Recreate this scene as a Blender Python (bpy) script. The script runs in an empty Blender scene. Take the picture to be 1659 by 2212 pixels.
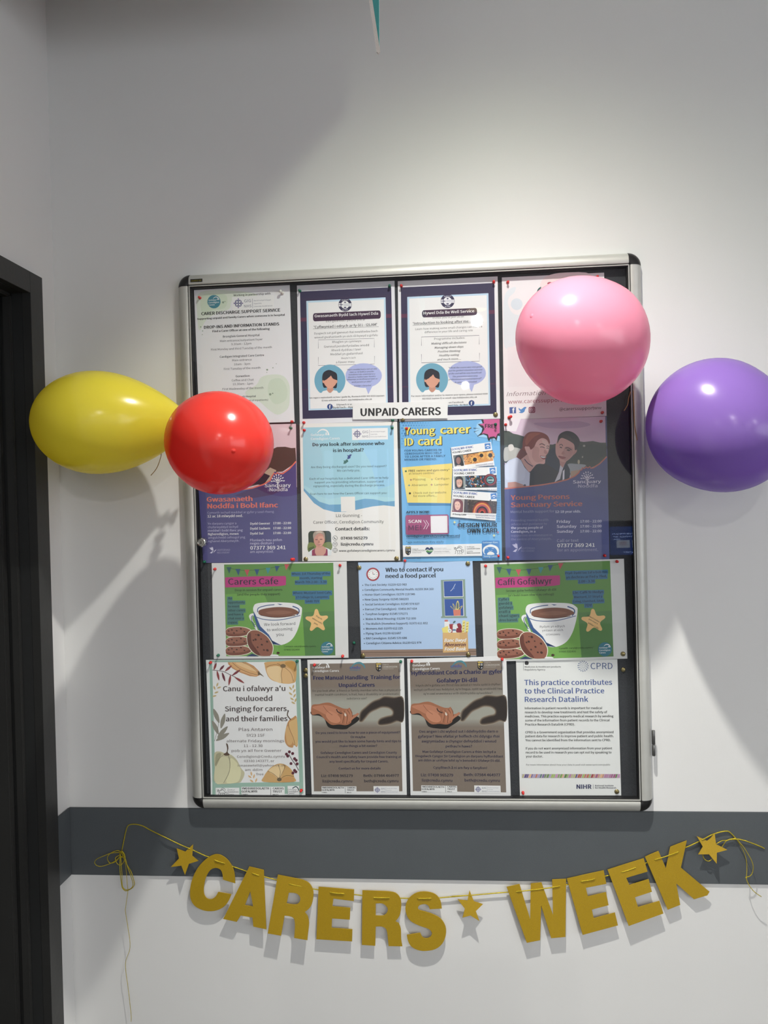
import bpy, bmesh, math, random
from mathutils import Vector, Matrix
random.seed(7)
S = bpy.context.scene
COL = S.collection

# ------------------------------------------------------------------ camera
IW, IH, FPX = 1659.0, 2212.0, 1720.5
CAM = Vector((0.0867, -1.7072, 1.5251))
PITCH, ROLL, YAW = -0.0107, -0.0251, 0.0836
def _rot():
    cx, sx, cr, sr, cz, sz = (math.cos(PITCH), math.sin(PITCH), math.cos(ROLL), math.sin(ROLL), math.cos(YAW), math.sin(YAW))
    yaw = Matrix(((cz, -sz, 0), (sz, cz, 0), (0, 0, 1)))
    pit = Matrix(((1, 0, 0), (0, cx, -sx), (0, sx, cx)))
    base = Matrix(((1, 0, 0), (0, 0, -1), (0, 1, 0)))
    rol = Matrix(((cr, -sr, 0), (sr, cr, 0), (0, 0, 1)))
    return yaw @ pit @ base @ rol
RM = _rot()
cd = bpy.data.cameras.new('camera'); cam = bpy.data.objects.new('camera', cd); COL.objects.link(cam)
cd.sensor_fit = 'HORIZONTAL'; cd.sensor_width = 36.0; cd.lens = 36.0 * FPX / IW
cd.clip_start = 0.01; cd.clip_end = 60
cam.matrix_world = Matrix.Translation(CAM) @ RM.to_4x4()
S.camera = cam

# ------------------------------------------------------------------ world, light, exposure
w = bpy.data.worlds.new('world'); S.world = w; w.use_nodes = True
w.node_tree.nodes['Background'].inputs[0].default_value = (0.55, 0.62, 0.7, 1)
w.node_tree.nodes['Background'].inputs[1].default_value = 0.4
S.view_settings.view_transform = 'Standard'; S.view_settings.look = 'None'
S.view_settings.gamma = 1.0; S.view_settings.use_curve_mapping = False
S.view_settings.exposure = 0.0
CEIL = 2.74
KEY = (0.20, -0.68, 2.80)            # the downlight nearest the notice board
KEY_W, FILL_W = 228.0, 108.0
WARM, FILLC = (1.0, 0.975, 0.91), (1.0, 0.965, 0.91)
LAMPS = [(0.28, -3.42, 0.35), (0.26, -6.2, 0.9), (2.7, -4.2, 0.6), (-2.6, -3.4, 1.2), (-2.6, -6.2, 1.0), (2.7, -6.9, 1.0)]   # x, y, dimming
FILL_GLOW = 3.7                            # emission of the added right-wall window, lifts the ambient light

# ------------------------------------------------------------------ helpers
def ray(px, py):
    return RM @ Vector(((px - IW / 2) / FPX, -(py - IH / 2) / FPX, -1.0))
def at(px, py, y):                      # photo pixel -> point on the plane at depth y
    d = ray(px, py); return CAM + d * ((y - CAM.y) / d.y)
def atx(px, py, x):                     # photo pixel -> point on the plane x = const
    d = ray(px, py); return CAM + d * ((x - CAM.x) / d.x)
def atp(px, py, y0, z0, k):             # plane y = y0 + k*(z - z0)
    d = ray(px, py); t = (y0 + k * (CAM.z - z0) - CAM.y) / (d.y - k * d.z); return CAM + d * t
def lin1(c):
    c /= 255.0
    return c / 12.92 if c <= 0.04045 else ((c + 0.055) / 1.055) ** 2.4
def lin(c):
    return (lin1(c[0]), lin1(c[1]), lin1(c[2]))
def hexc(h):
    return (int(h[0:2], 16), int(h[2:4], 16), int(h[4:6], 16))

def mat(name, col, rough=0.5, metal=0.0, bump=0.0, bscale=200.0, var=0.0, vscale=4.0, spec=0.5, coat=0.0, emit=None, es=0.0, aniso=None):
    m = bpy.data.materials.new(name); m.use_nodes = True
    nt = m.node_tree; b = nt.nodes['Principled BSDF']
    c = lin(col) + (1,)
    b.inputs['Base Color'].default_value = c
    b.inputs['Roughness'].default_value = rough; b.inputs['Metallic'].default_value = metal
    b.inputs['Specular IOR Level'].default_value = spec; b.inputs['Coat Weight'].default_value = coat
    tc = nt.nodes.new('ShaderNodeTexCoord')
    if var > 0:
        n = nt.nodes.new('ShaderNodeTexNoise'); n.inputs['Scale'].default_value = vscale; n.inputs['Detail'].default_value = 5
        mp = nt.nodes.new('ShaderNodeMapping'); mp.inputs['Scale'].default_value = aniso or (1, 1, 1)
        nt.links.new(tc.outputs['Object'], mp.inputs[0]); nt.links.new(mp.outputs[0], n.inputs['Vector'])
        r = nt.nodes.new('ShaderNodeValToRGB')
        r.color_ramp.elements[0].position = 0.3; r.color_ramp.elements[1].position = 0.7
        r.color_ramp.elements[0].color = tuple(x * (1 - var) for x in c[:3]) + (1,)
        r.color_ramp.elements[1].color = tuple(min(1, x * (1 + var)) for x in c[:3]) + (1,)
        nt.links.new(n.outputs['Fac'], r.inputs[0]); nt.links.new(r.outputs[0], b.inputs['Base Color'])
    if bump > 0:
        n2 = nt.nodes.new('ShaderNodeTexNoise'); n2.inputs['Scale'].default_value = bscale; n2.inputs['Detail'].default_value = 3
        nt.links.new(tc.outputs['Object'], n2.inputs['Vector'])
        bp = nt.nodes.new('ShaderNodeBump'); bp.inputs['Strength'].default_value = bump; bp.inputs['Distance'].default_value = 0.001
        nt.links.new(n2.outputs['Fac'], bp.inputs['Height']); nt.links.new(bp.outputs[0], b.inputs['Normal'])
    if emit:
        b.inputs['Emission Color'].default_value = lin(emit) + (1,); b.inputs['Emission Strength'].default_value = es
    return m

def balloon_mat(name, col):
    m = bpy.data.materials.new(name); m.use_nodes = True
    nt = m.node_tree; b = nt.nodes['Principled BSDF']; out = nt.nodes['Material Output']
    c = lin(col)
    b.inputs['Roughness'].default_value = 0.2; b.inputs['Specular IOR Level'].default_value = 0.6
    # latex stretched thin: slightly deeper colour towards the pole (object Z is the balloon's axis)
    tc = nt.nodes.new('ShaderNodeTexCoord'); n = nt.nodes.new('ShaderNodeTexNoise'); n.inputs['Scale'].default_value = 9
    nt.links.new(tc.outputs['Object'], n.inputs['Vector'])
    r = nt.nodes.new('ShaderNodeValToRGB')
    r.color_ramp.elements[0].color = tuple(x * 0.94 for x in c) + (1,); r.color_ramp.elements[1].color = c + (1,)
    nt.links.new(n.outputs['Fac'], r.inputs[0]); nt.links.new(r.outputs[0], b.inputs['Base Color'])
    tr = nt.nodes.new('ShaderNodeBsdfTranslucent'); nt.links.new(r.outputs[0], tr.inputs[0])
    tp = nt.nodes.new('ShaderNodeBsdfTransparent'); tp.inputs[0].default_value = tuple(x ** 0.6 for x in c) + (1,)
    m1 = nt.nodes.new('ShaderNodeMixShader'); m1.inputs[0].default_value = 0.36
    nt.links.new(b.outputs[0], m1.inputs[1]); nt.links.new(tr.outputs[0], m1.inputs[2])
    m2 = nt.nodes.new('ShaderNodeMixShader'); m2.inputs[0].default_value = 0.10
    nt.links.new(m1.outputs[0], m2.inputs[1]); nt.links.new(tp.outputs[0], m2.inputs[2])
    nt.links.new(m2.outputs[0], out.inputs[0])
    return m

def paint_mat(name, rough, coat=0.0):   # ink: colour comes from the print's own colour attribute
    m = bpy.data.materials.new(name); m.use_nodes = True
    nt = m.node_tree; b = nt.nodes['Principled BSDF']
    a = nt.nodes.new('ShaderNodeVertexColor'); a.layer_name = 'ink'
    nt.links.new(a.outputs[0], b.inputs['Base Color'])
    b.inputs['Roughness'].default_value = rough; b.inputs['Coat Weight'].default_value = coat; b.inputs['Coat Roughness'].default_value = 0.12
    return m

def link(o, parent=None):
    COL.objects.link(o)
    if parent is not None: o.parent = parent
    return o
def tag(o, label=None, cat=None, group=None, kind=None):
    if label: o['label'] = label
    if cat: o['category'] = cat
    if group: o['group'] = group
    if kind: o['kind'] = kind
    return o
def empty(name, loc, label=None, cat=None, group=None, kind=None):
    o = bpy.data.objects.new(name, None); o.empty_display_size = 0.02; o.location = loc; COL.objects.link(o)
    return tag(o, label, cat, group, kind)
def mesh_obj(name, bm, m, parent=None, smooth=False, loc=None, auto=None):
    me = bpy.data.meshes.new(name); bm.to_mesh(me); bm.free()
    for mm in (m if isinstance(m, (list, tuple)) else [m]): me.materials.append(mm)
    if smooth: me.shade_smooth()
    if auto: me.shade_smooth(); me.set_sharp_from_angle(angle=math.radians(auto))
    o = bpy.data.objects.new(name, me); link(o, parent)
    if loc is not None: o.location = loc
    return o
def rel(parent):                        # world -> parent-local offset (all parents here are unrotated)
    return -Vector(parent.location) if parent is not None else Vector((0, 0, 0))
def bbox(bm, x0, x1, y0, y1, z0, z1, off=Vector((0, 0, 0))):
    vs = [bm.verts.new(Vector((x, y, z)) + off) for x in (x0, x1) for y in (y0, y1) for z in (z0, z1)]
    for f in ((0, 1, 3, 2), (4, 6, 7, 5), (0, 4, 5, 1), (2, 3, 7, 6), (0, 2, 6, 4), (1, 5, 7, 3)):
        bm.faces.new([vs[i] for i in f])
    return vs
def box_obj(name, x0, x1, y0, y1, z0, z1, m, parent=None, bevel=0.0, kind=None):
    bm = bmesh.new(); bbox(bm, x0, x1, y0, y1, z0, z1, rel(parent))
    if bevel: bmesh.ops.bevel(bm, geom=bm.edges[:], offset=bevel, segments=2, affect='EDGES')
    bmesh.ops.recalc_face_normals(bm, faces=bm.faces[:])
    o = mesh_obj(name, bm, m, parent, auto=40 if bevel else None)
    if kind: o['kind'] = kind
    return o
def lathe(bm, prof, O, A, seg=32, closed=True, sx=1.0):      # prof [(r, h)], axis A from O
    A = Vector(A).normalized(); X = A.orthogonal().normalized(); Y = A.cross(X)
    rings = []
    for r, h in prof:
        if r < 1e-6: rings.append([bm.verts.new(O + A * h)])
        else: rings.append([bm.verts.new(O + A * h + X * (r * math.cos(2 * math.pi * i / seg)) + Y * (r * math.sin(2 * math.pi * i / seg))) for i in range(seg)])
    for a, b in zip(rings, rings[1:]):
        for i in range(seg):
            j = (i + 1) % seg
            vs = [a[i % len(a)], a[j % len(a)], b[j % len(b)], b[i % len(b)]]
            u = []
            for v in vs:
                if v not in u: u.append(v)
            if len(u) > 2:
                try: bm.faces.new(u)
                except ValueError: pass
    bmesh.ops.recalc_face_normals(bm, faces=bm.faces[:])
def smooth_path(pts, n=6):
    out = []
    P = [pts[0]] + list(pts) + [pts[-1]]
    for i in range(1, len(P) - 2):
        p0, p1, p2, p3 = P[i - 1], P[i], P[i + 1], P[i + 2]
        for k in range(n):
            t = k / n
            out.append(0.5 * ((2 * p1) + (-p0 + p2) * t + (2 * p0 - 5 * p1 + 4 * p2 - p3) * t * t + (-p0 + 3 * p1 - 3 * p2 + p3) * t ** 3))
    out.append(Vector(pts[-1])); return out
def tube(bm, pts, r, seg=8):
    rings = []; up = Vector((0.13, 0.97, 0.2)).normalized()
    for i, p in enumerate(pts):
        d = (pts[min(i + 1, len(pts) - 1)] - pts[max(i - 1, 0)])
        if d.length < 1e-9: d = Vector((1, 0, 0))
        d.normalize(); x = d.cross(up)
        if x.length < 1e-3: x = d.orthogonal()
        x.normalize(); y = d.cross(x)
        rings.append([bm.verts.new(p + x * (r * math.cos(2 * math.pi * k / seg)) + y * (r * math.sin(2 * math.pi * k / seg))) for k in range(seg)])
    for a, b in zip(rings, rings[1:]):
        for k in range(seg): bm.faces.new((a[k], a[(k + 1) % seg], b[(k + 1) % seg], b[k]))
    bm.faces.new(rings[0][::-1]); bm.faces.new(rings[-1])

# ------------------------------------------------------------------ materials
M_wall = mat('wall_paint', (226, 226, 224), 0.55, bump=0.07, bscale=350, var=0.012, vscale=3)
M_ceil = mat('ceiling_paint', (232, 232, 230), 0.8, bump=0.1, var=0.01)
M_floor = mat('vinyl_floor', (84, 84, 87), 0.45, var=0.08, vscale=30)
M_rail = mat('grey_bump_rail', (84, 89, 92), 0.45, bump=0.3, bscale=900, var=0.03, vscale=12)
M_door = mat('charcoal_gloss_paint', (43, 43, 42), 0.42, bump=0.3, bscale=60, var=0.05, vscale=9)
M_doorin = mat('charcoal_rebate', (36, 37, 37), 0.5, bump=0.2, bscale=60, var=0.05)
M_leaf = mat('pale_door_leaf', (206, 200, 186), 0.5, var=0.03)
M_alu = mat('brushed_aluminium', (196, 196, 190), 0.42, metal=0.35, bump=0.05, bscale=500, var=0.03, vscale=40)
M_alud = mat('aluminium_groove', (96, 97, 95), 0.35, metal=0.8, var=0.04)
M_blk = mat('black_plastic', (26, 25, 25), 0.38, bump=0.1, var=0.05)
M_gask = mat('black_gasket', (14, 14, 16), 0.6, var=0.05)
M_felt = mat('charcoal_felt', (64, 66, 69), 0.95, bump=0.9, bscale=700, var=0.12, vscale=300, spec=0.15)
M_chrome = mat('chrome', (205, 203, 195), 0.16, metal=1.0, var=0.02)
M_steel = mat('steel_hinge', (120, 120, 118), 0.35, metal=0.9, var=0.04)
M_gold = mat('gold_glitter_card', (178, 145, 20), 0.42, metal=0.15, bump=0.5, bscale=1600, var=0.10, vscale=900)
M_goldedge = mat('card_edge', (214, 196, 140), 0.7, var=0.03)
M_cord = mat('gold_cord', (204, 184, 52), 0.28, metal=0.7, bump=0.8, bscale=1500, var=0.15, vscale=400)
M_ribbon = mat('curling_ribbon', (176, 142, 88), 0.4, var=0.06)
M_teal = mat('teal_pennant_cloth', (72, 150, 148), 0.85, bump=0.4, bscale=900, var=0.05)
M_hem = mat('white_hem', (214, 204, 196), 0.85, bump=0.4, bscale=900, var=0.03)
PINM = {'red': mat('red_pin', (214, 40, 38), 0.25, var=0.03), 'green': mat('green_pin', (16, 104, 78), 0.25, var=0.03),
        'white': mat('white_pin', (232, 230, 222), 0.25, var=0.02), 'brass': mat('brass_pin', (150, 136, 92), 0.3, metal=0.85, var=0.05)}
M_lampglow = mat('lamp_diffuser', (255, 250, 225), 0.5, emit=(255, 238, 150), es=2.2)
M_lamptrim = mat('lamp_trim', (225, 222, 214), 0.4, var=0.02)
M_paper_matt = None
M_ink_matt = paint_mat('printed_paper_matt', 0.62)
M_ink_gloss = paint_mat('printed_paper_laminated', 0.3, 0.35)

# clear acrylic pane
M_glass = bpy.data.materials.new('clear_pane'); M_glass.use_nodes = True
nt = M_glass.node_tree; nt.nodes.remove(nt.nodes['Principled BSDF'])
g = nt.nodes.new('ShaderNodeBsdfGlossy'); g.inputs['Roughness'].default_value = 0.015
t = nt.nodes.new('ShaderNodeBsdfTransparent'); t.inputs[0].default_value = (0.955, 0.965, 0.965, 1)
lw = nt.nodes.new('ShaderNodeLayerWeight'); lw.inputs[0].default_value = 0.5
mx = nt.nodes.new('ShaderNodeMixShader'); pw = nt.nodes.new('ShaderNodeMath'); pw.operation = 'POWER'; pw.inputs[1].default_value = 5.0
mth = nt.nodes.new('ShaderNodeMath'); mth.operation = 'MULTIPLY_ADD'; mth.inputs[1].default_value = 0.92; mth.inputs[2].default_value = 0.045
nt.links.new(lw.outputs['Facing'], pw.inputs[0]); nt.links.new(pw.outputs[0], mth.inputs[0]); nt.links.new(mth.outputs[0], mx.inputs[0])
nt.links.new(t.outputs[0], mx.inputs[1]); nt.links.new(g.outputs[0], mx.inputs[2])
nt.links.new(mx.outputs[0], nt.nodes['Material Output'].inputs[0])

# ------------------------------------------------------------------ room shell
XL = -0.7791
struct = dict(kind='structure')
box_obj('wall_back', XL - 2.6, 4.2, 0.0, 0.12, 0.0, CEIL, M_wall, kind='structure')
box_obj('wall_right', 4.2, 4.32, -8.2, 0.12, 0.0, CEIL, M_wall, kind='structure')
box_obj('wall_front', -4.2, 4.32, -8.32, -8.2, 0.0, CEIL, M_wall, kind='structure')
box_obj('floor', -4.3, 4.32, -8.32, 0.12, -0.1, 0.0, M_floor, kind='structure')
box_obj('ceiling', -4.3, 4.32, -8.32, 0.12, CEIL, CEIL + 0.1, M_ceil, kind='structure')
# left wall with its doorway
pA = atx(91, 600.5, XL + 0.018)          # top outer corner of the architrave
pB = atx(65.7, 632.3, XL + 0.018)        # inner corner of the architrave
yA, zA, yB, zB = pA.y, pA.z, pB.y, pB.z
DW = 0.86                                # clear opening
yC = yB - DW
bm = bmesh.new()
bbox(bm, XL - 0.12, XL, yB + 0.012, 0.0, 0.0, CEIL)
bbox(bm, XL - 0.12, XL, yC - 0.012, yB + 0.012, zB + 0.012, CEIL)
bbox(bm, XL - 0.12, XL, -2.2, yC - 0.012, 0.0, CEIL)
mesh_obj('wall_left', bm, M_wall)['kind'] = 'structure'
box_obj('wall_side', -4.3, -4.2, -8.32, -2.2, 0.0, CEIL, M_wall, kind='structure')
box_obj('wall_corridor', -4.3, XL - 0.12, -2.32, -2.2, 0.0, CEIL, M_wall, kind='structure')
door = empty('door_1', (XL, (yA + yC) / 2, 0), kind='structure')
o_ = rel(door)
aw = yA - yB
def part_box(name, x0, x1, y0, y1, z0, z1, m, bev=0.0004, parent=door):
    return box_obj(name, x0, x1, y0, y1, z0, z1, m, parent, bev)
part_box('architrave', XL, XL + 0.018, yB, yA, 0.0, zA, M_door)
part_box('architrave', XL, XL + 0.018, yC - aw, yC, 0.0, zA, M_door)
part_box('architrave', XL, XL + 0.018, yC, yB, zB, zA, M_door)
part_box('jamb', XL - 0.125, XL, yB, yB + 0.012, 0.0, zB + 0.012, M_doorin, 0.001)
part_box('jamb', XL - 0.125, XL, yC - 0.012, yC, 0.0, zB + 0.012, M_doorin, 0.001)
part_box('door_head', XL - 0.125, XL, yC, yB, zB, zB + 0.012, M_doorin, 0.001)
part_box('door_stop', XL - 0.040, XL - 0.022, yB - 0.008, yB, 0.0, zB, M_door, 0.002)
part_box('door_stop', XL - 0.092, XL - 0.048, yB - 0.016, yB, 0.0, zB, M_door, 0.003)
part_box('door_stop', XL - 0.040, XL - 0.022, yC, yB, zB - 0.008, zB, M_door, 0.002)
part_box('door_leaf', XL - 0.17, XL - 0.127, yC - 0.02, yB - 0.02, 0.005, zB + 0.03, M_door, 0.002)

# windows: an unseen wide one added on the right wall as fill light, a curtained one on the far wall (its streaks show mirrored in the board)
M_fillglow = mat('added_window_glow', (200, 214, 235), 0.2, emit=(242, 245, 250), es=FILL_GLOW)  # glow for the added right-wall panes only
M_day2 = mat('far_window_daylight', (200, 214, 235), 0.2, emit=(205, 225, 255), es=1.2)
M_frm = mat('window_frame_white', (220, 220, 218), 0.4, var=0.02)
M_curt = mat('pale_curtain', (170, 178, 186), 0.9, bump=0.3, var=0.05)
def window(name, axis, pos, a0, a1, z0, z1, n, m, side):
    cx_ = (a0 + a1) / 2
    root = empty(name, (pos, cx_, z0) if axis == 'x' else (cx_, pos, z0), kind='structure')
    def b(nm, u0, u1, d0, d1, za, zb, mm):
        d0, d1 = sorted((pos + side * d0, pos + side * d1))
        if axis == 'x': return box_obj(nm, d0, d1, u0, u1, za, zb, mm, root)
        return box_obj(nm, u0, u1, d0, d1, za, zb, mm, root)
    f = 0.06
    b('window_frame', a0 - f, a1 + f, 0, 0.05, z1, z1 + f, M_frm); b('window_frame', a0 - f, a1 + f, 0, 0.05, z0 - f, z0, M_frm)
    for k in range(n + 1):
        u = a0 + (a1 - a0) * k / n; b('mullion', u - f / 2, u + f / 2, 0, 0.05, z0, z1, M_frm)
    for k in range(n):
        b('pane', a0 + (a1 - a0) * k / n + f / 2, a0 + (a1 - a0) * (k + 1) / n - f / 2, 0.01, 0.016, z0, z1, m)
    return b
window('added_window_1', 'x', 4.2, -6.6, -2.0, 0.95, 2.45, 4, M_fillglow, -1)  # added out of view: glowing panes that brighten the back wall evenly
wb = window('window_2', 'y', -8.2, -1.5, 1.1, 0.95, 2.2, 3, M_day2, 1)
for k, (u, ww) in enumerate(((-1.35, .35), (-0.80, .12), (-0.45, .30), (0.02, .10), (0.30, .25), (0.80, .30))):
    wb('curtain_panel', u, u + ww, 0.07, 0.09, 0.80, 2.30, M_curt)

# bump rail
RT, RB = 0.8650, 0.7135
box_obj('trim_1', XL, 4.2, -0.0035, 0.0, RB, RT, M_rail, bevel=0.0015, kind='structure')
box_obj('trim_2', XL, XL + 0.0035, yA, -0.0035, RB, RT, M_rail, bevel=0.0015, kind='structure')
box_obj('baseboard_back', XL, 4.2, -0.012, 0.0, 0.0, 0.1, M_rail, kind='structure')

# bulkhead hanging above the board's left: it throws the big angular shade on the wall
BH = (0.030, -0.31, 2.514)
box_obj('ceiling_bulkhead', -2.2, BH[0], -2.0, BH[1], BH[2], CEIL, M_ceil, kind='structure')

# ------------------------------------------------------------------ ceiling downlights
def downlight(x, y, watt, z=CEIL, key=False):
    root = empty('ceiling_downlight', (x, y, CEIL))
    bm = bmesh.new(); lathe(bm, [(0.088, 0), (0.088, -0.006), (0.074, -0.008), (0.068, -0.002), (0.068, 0.0)], Vector((0, 0, 0)), (0, 0, 1), 40)
    mesh_obj('trim_ring', bm, M_lamptrim, root, auto=40)
    bm = bmesh.new(); lathe(bm, [(0.0, -0.0025), (0.064, -0.0025), (0.064, -0.001)], Vector((0, 0, 0)), (0, 0, 1), 40)
    mesh_obj('diffuser', bm, M_lampglow, root)
    ld = bpy.data.lights.new('downlight_beam', 'SPOT'); ld.energy = watt; ld.color = WARM if key else FILLC
    ld.spot_size = math.radians(174); ld.spot_blend = 0.3; ld.shadow_soft_size = 0.02 if key else 0.036
    # measured-style beam: intensity falls off with the angle from straight down
    ld.use_nodes = True; nt = ld.node_tree; em = nt.nodes['Emission']
    tc = nt.nodes.new('ShaderNodeTexCoord'); sx = nt.nodes.new('ShaderNodeSeparateXYZ'); ab = nt.nodes.new('ShaderNodeMath'); ab.operation = 'ABSOLUTE'
    pw = nt.nodes.new('ShaderNodeMath'); pw.operation = 'POWER'; pw.inputs[1].default_value = BEAM if key else 0.3
    nt.links.new(tc.outputs['Normal'], sx.inputs[0]); nt.links.new(sx.outputs['Z'], ab.inputs[0]); nt.links.new(ab.outputs[0], pw.inputs[0])
    nt.links.new(pw.outputs[0], em.inputs['Strength'])
    if key:                               # the LED's light turns greenish towards the rim of its beam
        cr = nt.nodes.new('ShaderNodeValToRGB'); nt.links.new(ab.outputs[0], cr.inputs[0]); nt.links.new(cr.outputs[0], em.inputs['Color'])
        cr.color_ramp.elements[0].position = 0.42; cr.color_ramp.elements[0].color = (0.90, 1.0, 0.80, 1)
        cr.color_ramp.elements[1].position = 0.72; cr.color_ramp.elements[1].color = (1, 1, 1, 1)
    lo = bpy.data.objects.new('downlight_beam', ld); link(lo, root)
    lo.location = (0, 0, -0.055 if key else -0.075)
    return root
BEAM = 5.0
tag(downlight(KEY[0], KEY[1], KEY_W, key=True), 'round recessed ceiling downlight above and in front of the notice board', 'ceiling light', 'ceiling downlights')
LAMP_AT = ['behind the camera, in line with the board', 'near the far end of the room, in line with the board', 'over the right side, middle of the room',
           'over the open left side, middle of the room', 'over the open left side, near the far end', 'over the right side, near the far end']
for (x, y, dim), lb in zip(LAMPS, LAMP_AT):
    tag(downlight(x, y, FILL_W * dim), 'round ceiling downlight ' + lb, 'ceiling light', 'ceiling downlights')

# ------------------------------------------------------------------ notice board
BX0, BX1, BZ0, BZ1 = -0.4918, 0.4918, 0.8682, 2.0318
YB_BACK, Y_FELT, Y_GLASS, Y_FRONT = 0.0, -0.0065, -0.0195, -0.0260
board = empty('notice_board', (0.0, 0.0, BZ0), 'large glazed notice board with silver frame and black corners on white wall', 'notice board')
rb = rel(board)
FW, CR = 0.0245, 0.0275                   # rail width, corner piece size
# profile across the rail: (u = distance inwards from outer edge, y)
PROF = [(0.0, 0.0), (0.0, -0.007), (0.0012, -0.0135), (0.005, -0.0200), (0.010, -0.0238), (0.0165, -0.0258), (0.0220, -0.0260), (FW, -0.0250), (FW, -0.020), (FW, 0.0)]
def rail_obj(p0, p1, inward):
    bm = bmesh.new(); R0 = []; R1 = []
    for u, y in PROF:
        R0.append(bm.verts.new(p0 + inward * u + Vector((0, y, 0)) + rb)); R1.append(bm.verts.new(p1 + inward * u + Vector((0, y, 0)) + rb))
    for i in range(len(PROF) - 1): bm.faces.new((R0[i], R0[i + 1], R1[i + 1], R1[i]))
    bm.faces.new(R0); bm.faces.new(R1[::-1]); bmesh.ops.recalc_face_normals(bm, faces=bm.faces[:])
    return mesh_obj('frame_rail', bm, M_alu, board, auto=35)
X, Z = Vector((1, 0, 0)), Vector((0, 0, 1))
rail_obj(Vector((BX0 + CR, 0, BZ1)), Vector((BX1 - CR, 0, BZ1)), -Z)
rail_obj(Vector((BX0 + CR, 0, BZ0)), Vector((BX1 - CR, 0, BZ0)), Z)
rail_obj(Vector((BX0, 0, BZ0 + CR)), Vector((BX0, 0, BZ1 - CR)), X)
rail_obj(Vector((BX1, 0, BZ0 + CR)), Vector((BX1, 0, BZ1 - CR)), -X)
for sx, sz in ((1, 1), (-1, 1), (1, -1), (-1, -1)):
    cx = (BX1 - CR) if sx > 0 else (BX0 + CR); cz = (BZ1 - CR) if sz > 0 else (BZ0 + CR)
    bm = bmesh.new(); rings = []
    N = 12
    for k in range(N + 1):
        a = math.pi / 2 * k / N; rr = []
        for u, y in PROF[:-1]:
            r = CR - u + 0.0004
            rr.append(bm.verts.new(Vector((cx + sx * r * math.cos(a), y * 1.012, cz + sz * r * math.sin(a))) + rb))
        rr.append(bm.verts.new(Vector((cx - sx * 0.0005, -0.0252, cz - sz * 0.0005)) + rb))
        rings.append(rr)
    for a_, b_ in zip(rings, rings[1:]):
        for i in range(len(a_) - 1): bm.faces.new((a_[i], a_[i + 1], b_[i + 1], b_[i]))
    bmesh.ops.remove_doubles(bm, verts=bm.verts[:], dist=1e-5); bmesh.ops.recalc_face_normals(bm, faces=bm.faces[:])
    mesh_obj('corner_cap', bm, M_blk, board, auto=45)
# stepped inner door frame: bright lip, groove, second lip, gasket
IN = FW
def ring_frame(name, u0, u1, y0, y1, m):
    for (a, b, c, d) in ((BX0 + u0, BX1 - u0, BZ1 - u1, BZ1 - u0), (BX0 + u0, BX1 - u0, BZ0 + u0, BZ0 + u1),
                         (BX0 + u0, BX0 + u1, BZ0 + u1, BZ1 - u1), (BX1 - u1, BX1 - u0, BZ0 + u1, BZ1 - u1)):
        box_obj(name, a, b, y0, y1, c, d, m, board)
ring_frame('inner_groove', FW, FW + 0.0022, -0.0215, -0.003, M_alud)
ring_frame('inner_lip', FW + 0.0022, FW + 0.0040, -0.0240, -0.003, M_alu)
ring_frame('pane_gasket', FW + 0.0040, FW + 0.0062, -0.0210, -0.003, M_gask)
box_obj('backing_board', BX0 + 0.02, BX1 - 0.02, Y_FELT, -0.001, BZ0 + 0.02, BZ1 - 0.02, M_felt, board)
o = box_obj('glass_pane', BX0 + FW + 0.004, BX1 - FW - 0.004, Y_GLASS - 0.001, Y_GLASS + 0.001, BZ0 + FW + 0.004, BZ1 - FW - 0.004, M_glass, board)
# one-sided pane is enough: a single sheet surface
me = o.data; bm = bmesh.new()
for x_, z_ in ((BX0 + FW + 0.004, BZ0 + FW + 0.004), (BX1 - FW - 0.004, BZ0 + FW + 0.004), (BX1 - FW - 0.004, BZ1 - FW - 0.004), (BX0 + FW + 0.004, BZ1 - FW - 0.004)):
    bm.verts.new(Vector((x_, Y_GLASS, z_)) + rb)
bm.verts.ensure_lookup_table(); bm.faces.new(bm.verts[:]); bm.to_mesh(me); bm.free()
# lock
lp = at(436.3, 1171.5, -0.025)
bm = bmesh.new(); lathe(bm, [(0.0105, 0.006), (0.0105, -0.004), (0.0098, -0.0065), (0.0078, -0.0070), (0.0074, -0.0050), (0.0055, -0.0050), (0.0050, -0.0068), (0.0, -0.0068)], lp + rb, (0, 1, 0), 36)
lock = mesh_obj('cam_lock', bm, M_chrome, board, auto=40); lock['label'] = 'round chrome lock'
box_obj('keyhole', lp.x - 0.0008, lp.x + 0.0008, lp.y - 0.0072, lp.y - 0.0066, lp.z - 0.003, lp.z + 0.003, M_gask, None).parent = lock
bpy.data.objects['keyhole'].location = rb
# hinge on the right side
h0, h1, hm = at(1409, 1577, -0.014), at(1411, 1632, -0.014), at(1410, 1608, -0.014)
hx = BX1 + 0.0035
for za, zb in ((h1.z, hm.z - 0.0006), (hm.z + 0.0006, h0.z)):
    bm = bmesh.new(); lathe(bm, [(0, za), (0.0030, za), (0.0036, za + 0.001), (0.0036, zb - 0.001), (0.0030, zb), (0, zb)], Vector((hx, -0.016, 0)) + rb, (0, 0, 1), 16)
    mesh_obj('hinge_knuckle', bm, M_steel, board, auto=40)
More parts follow.
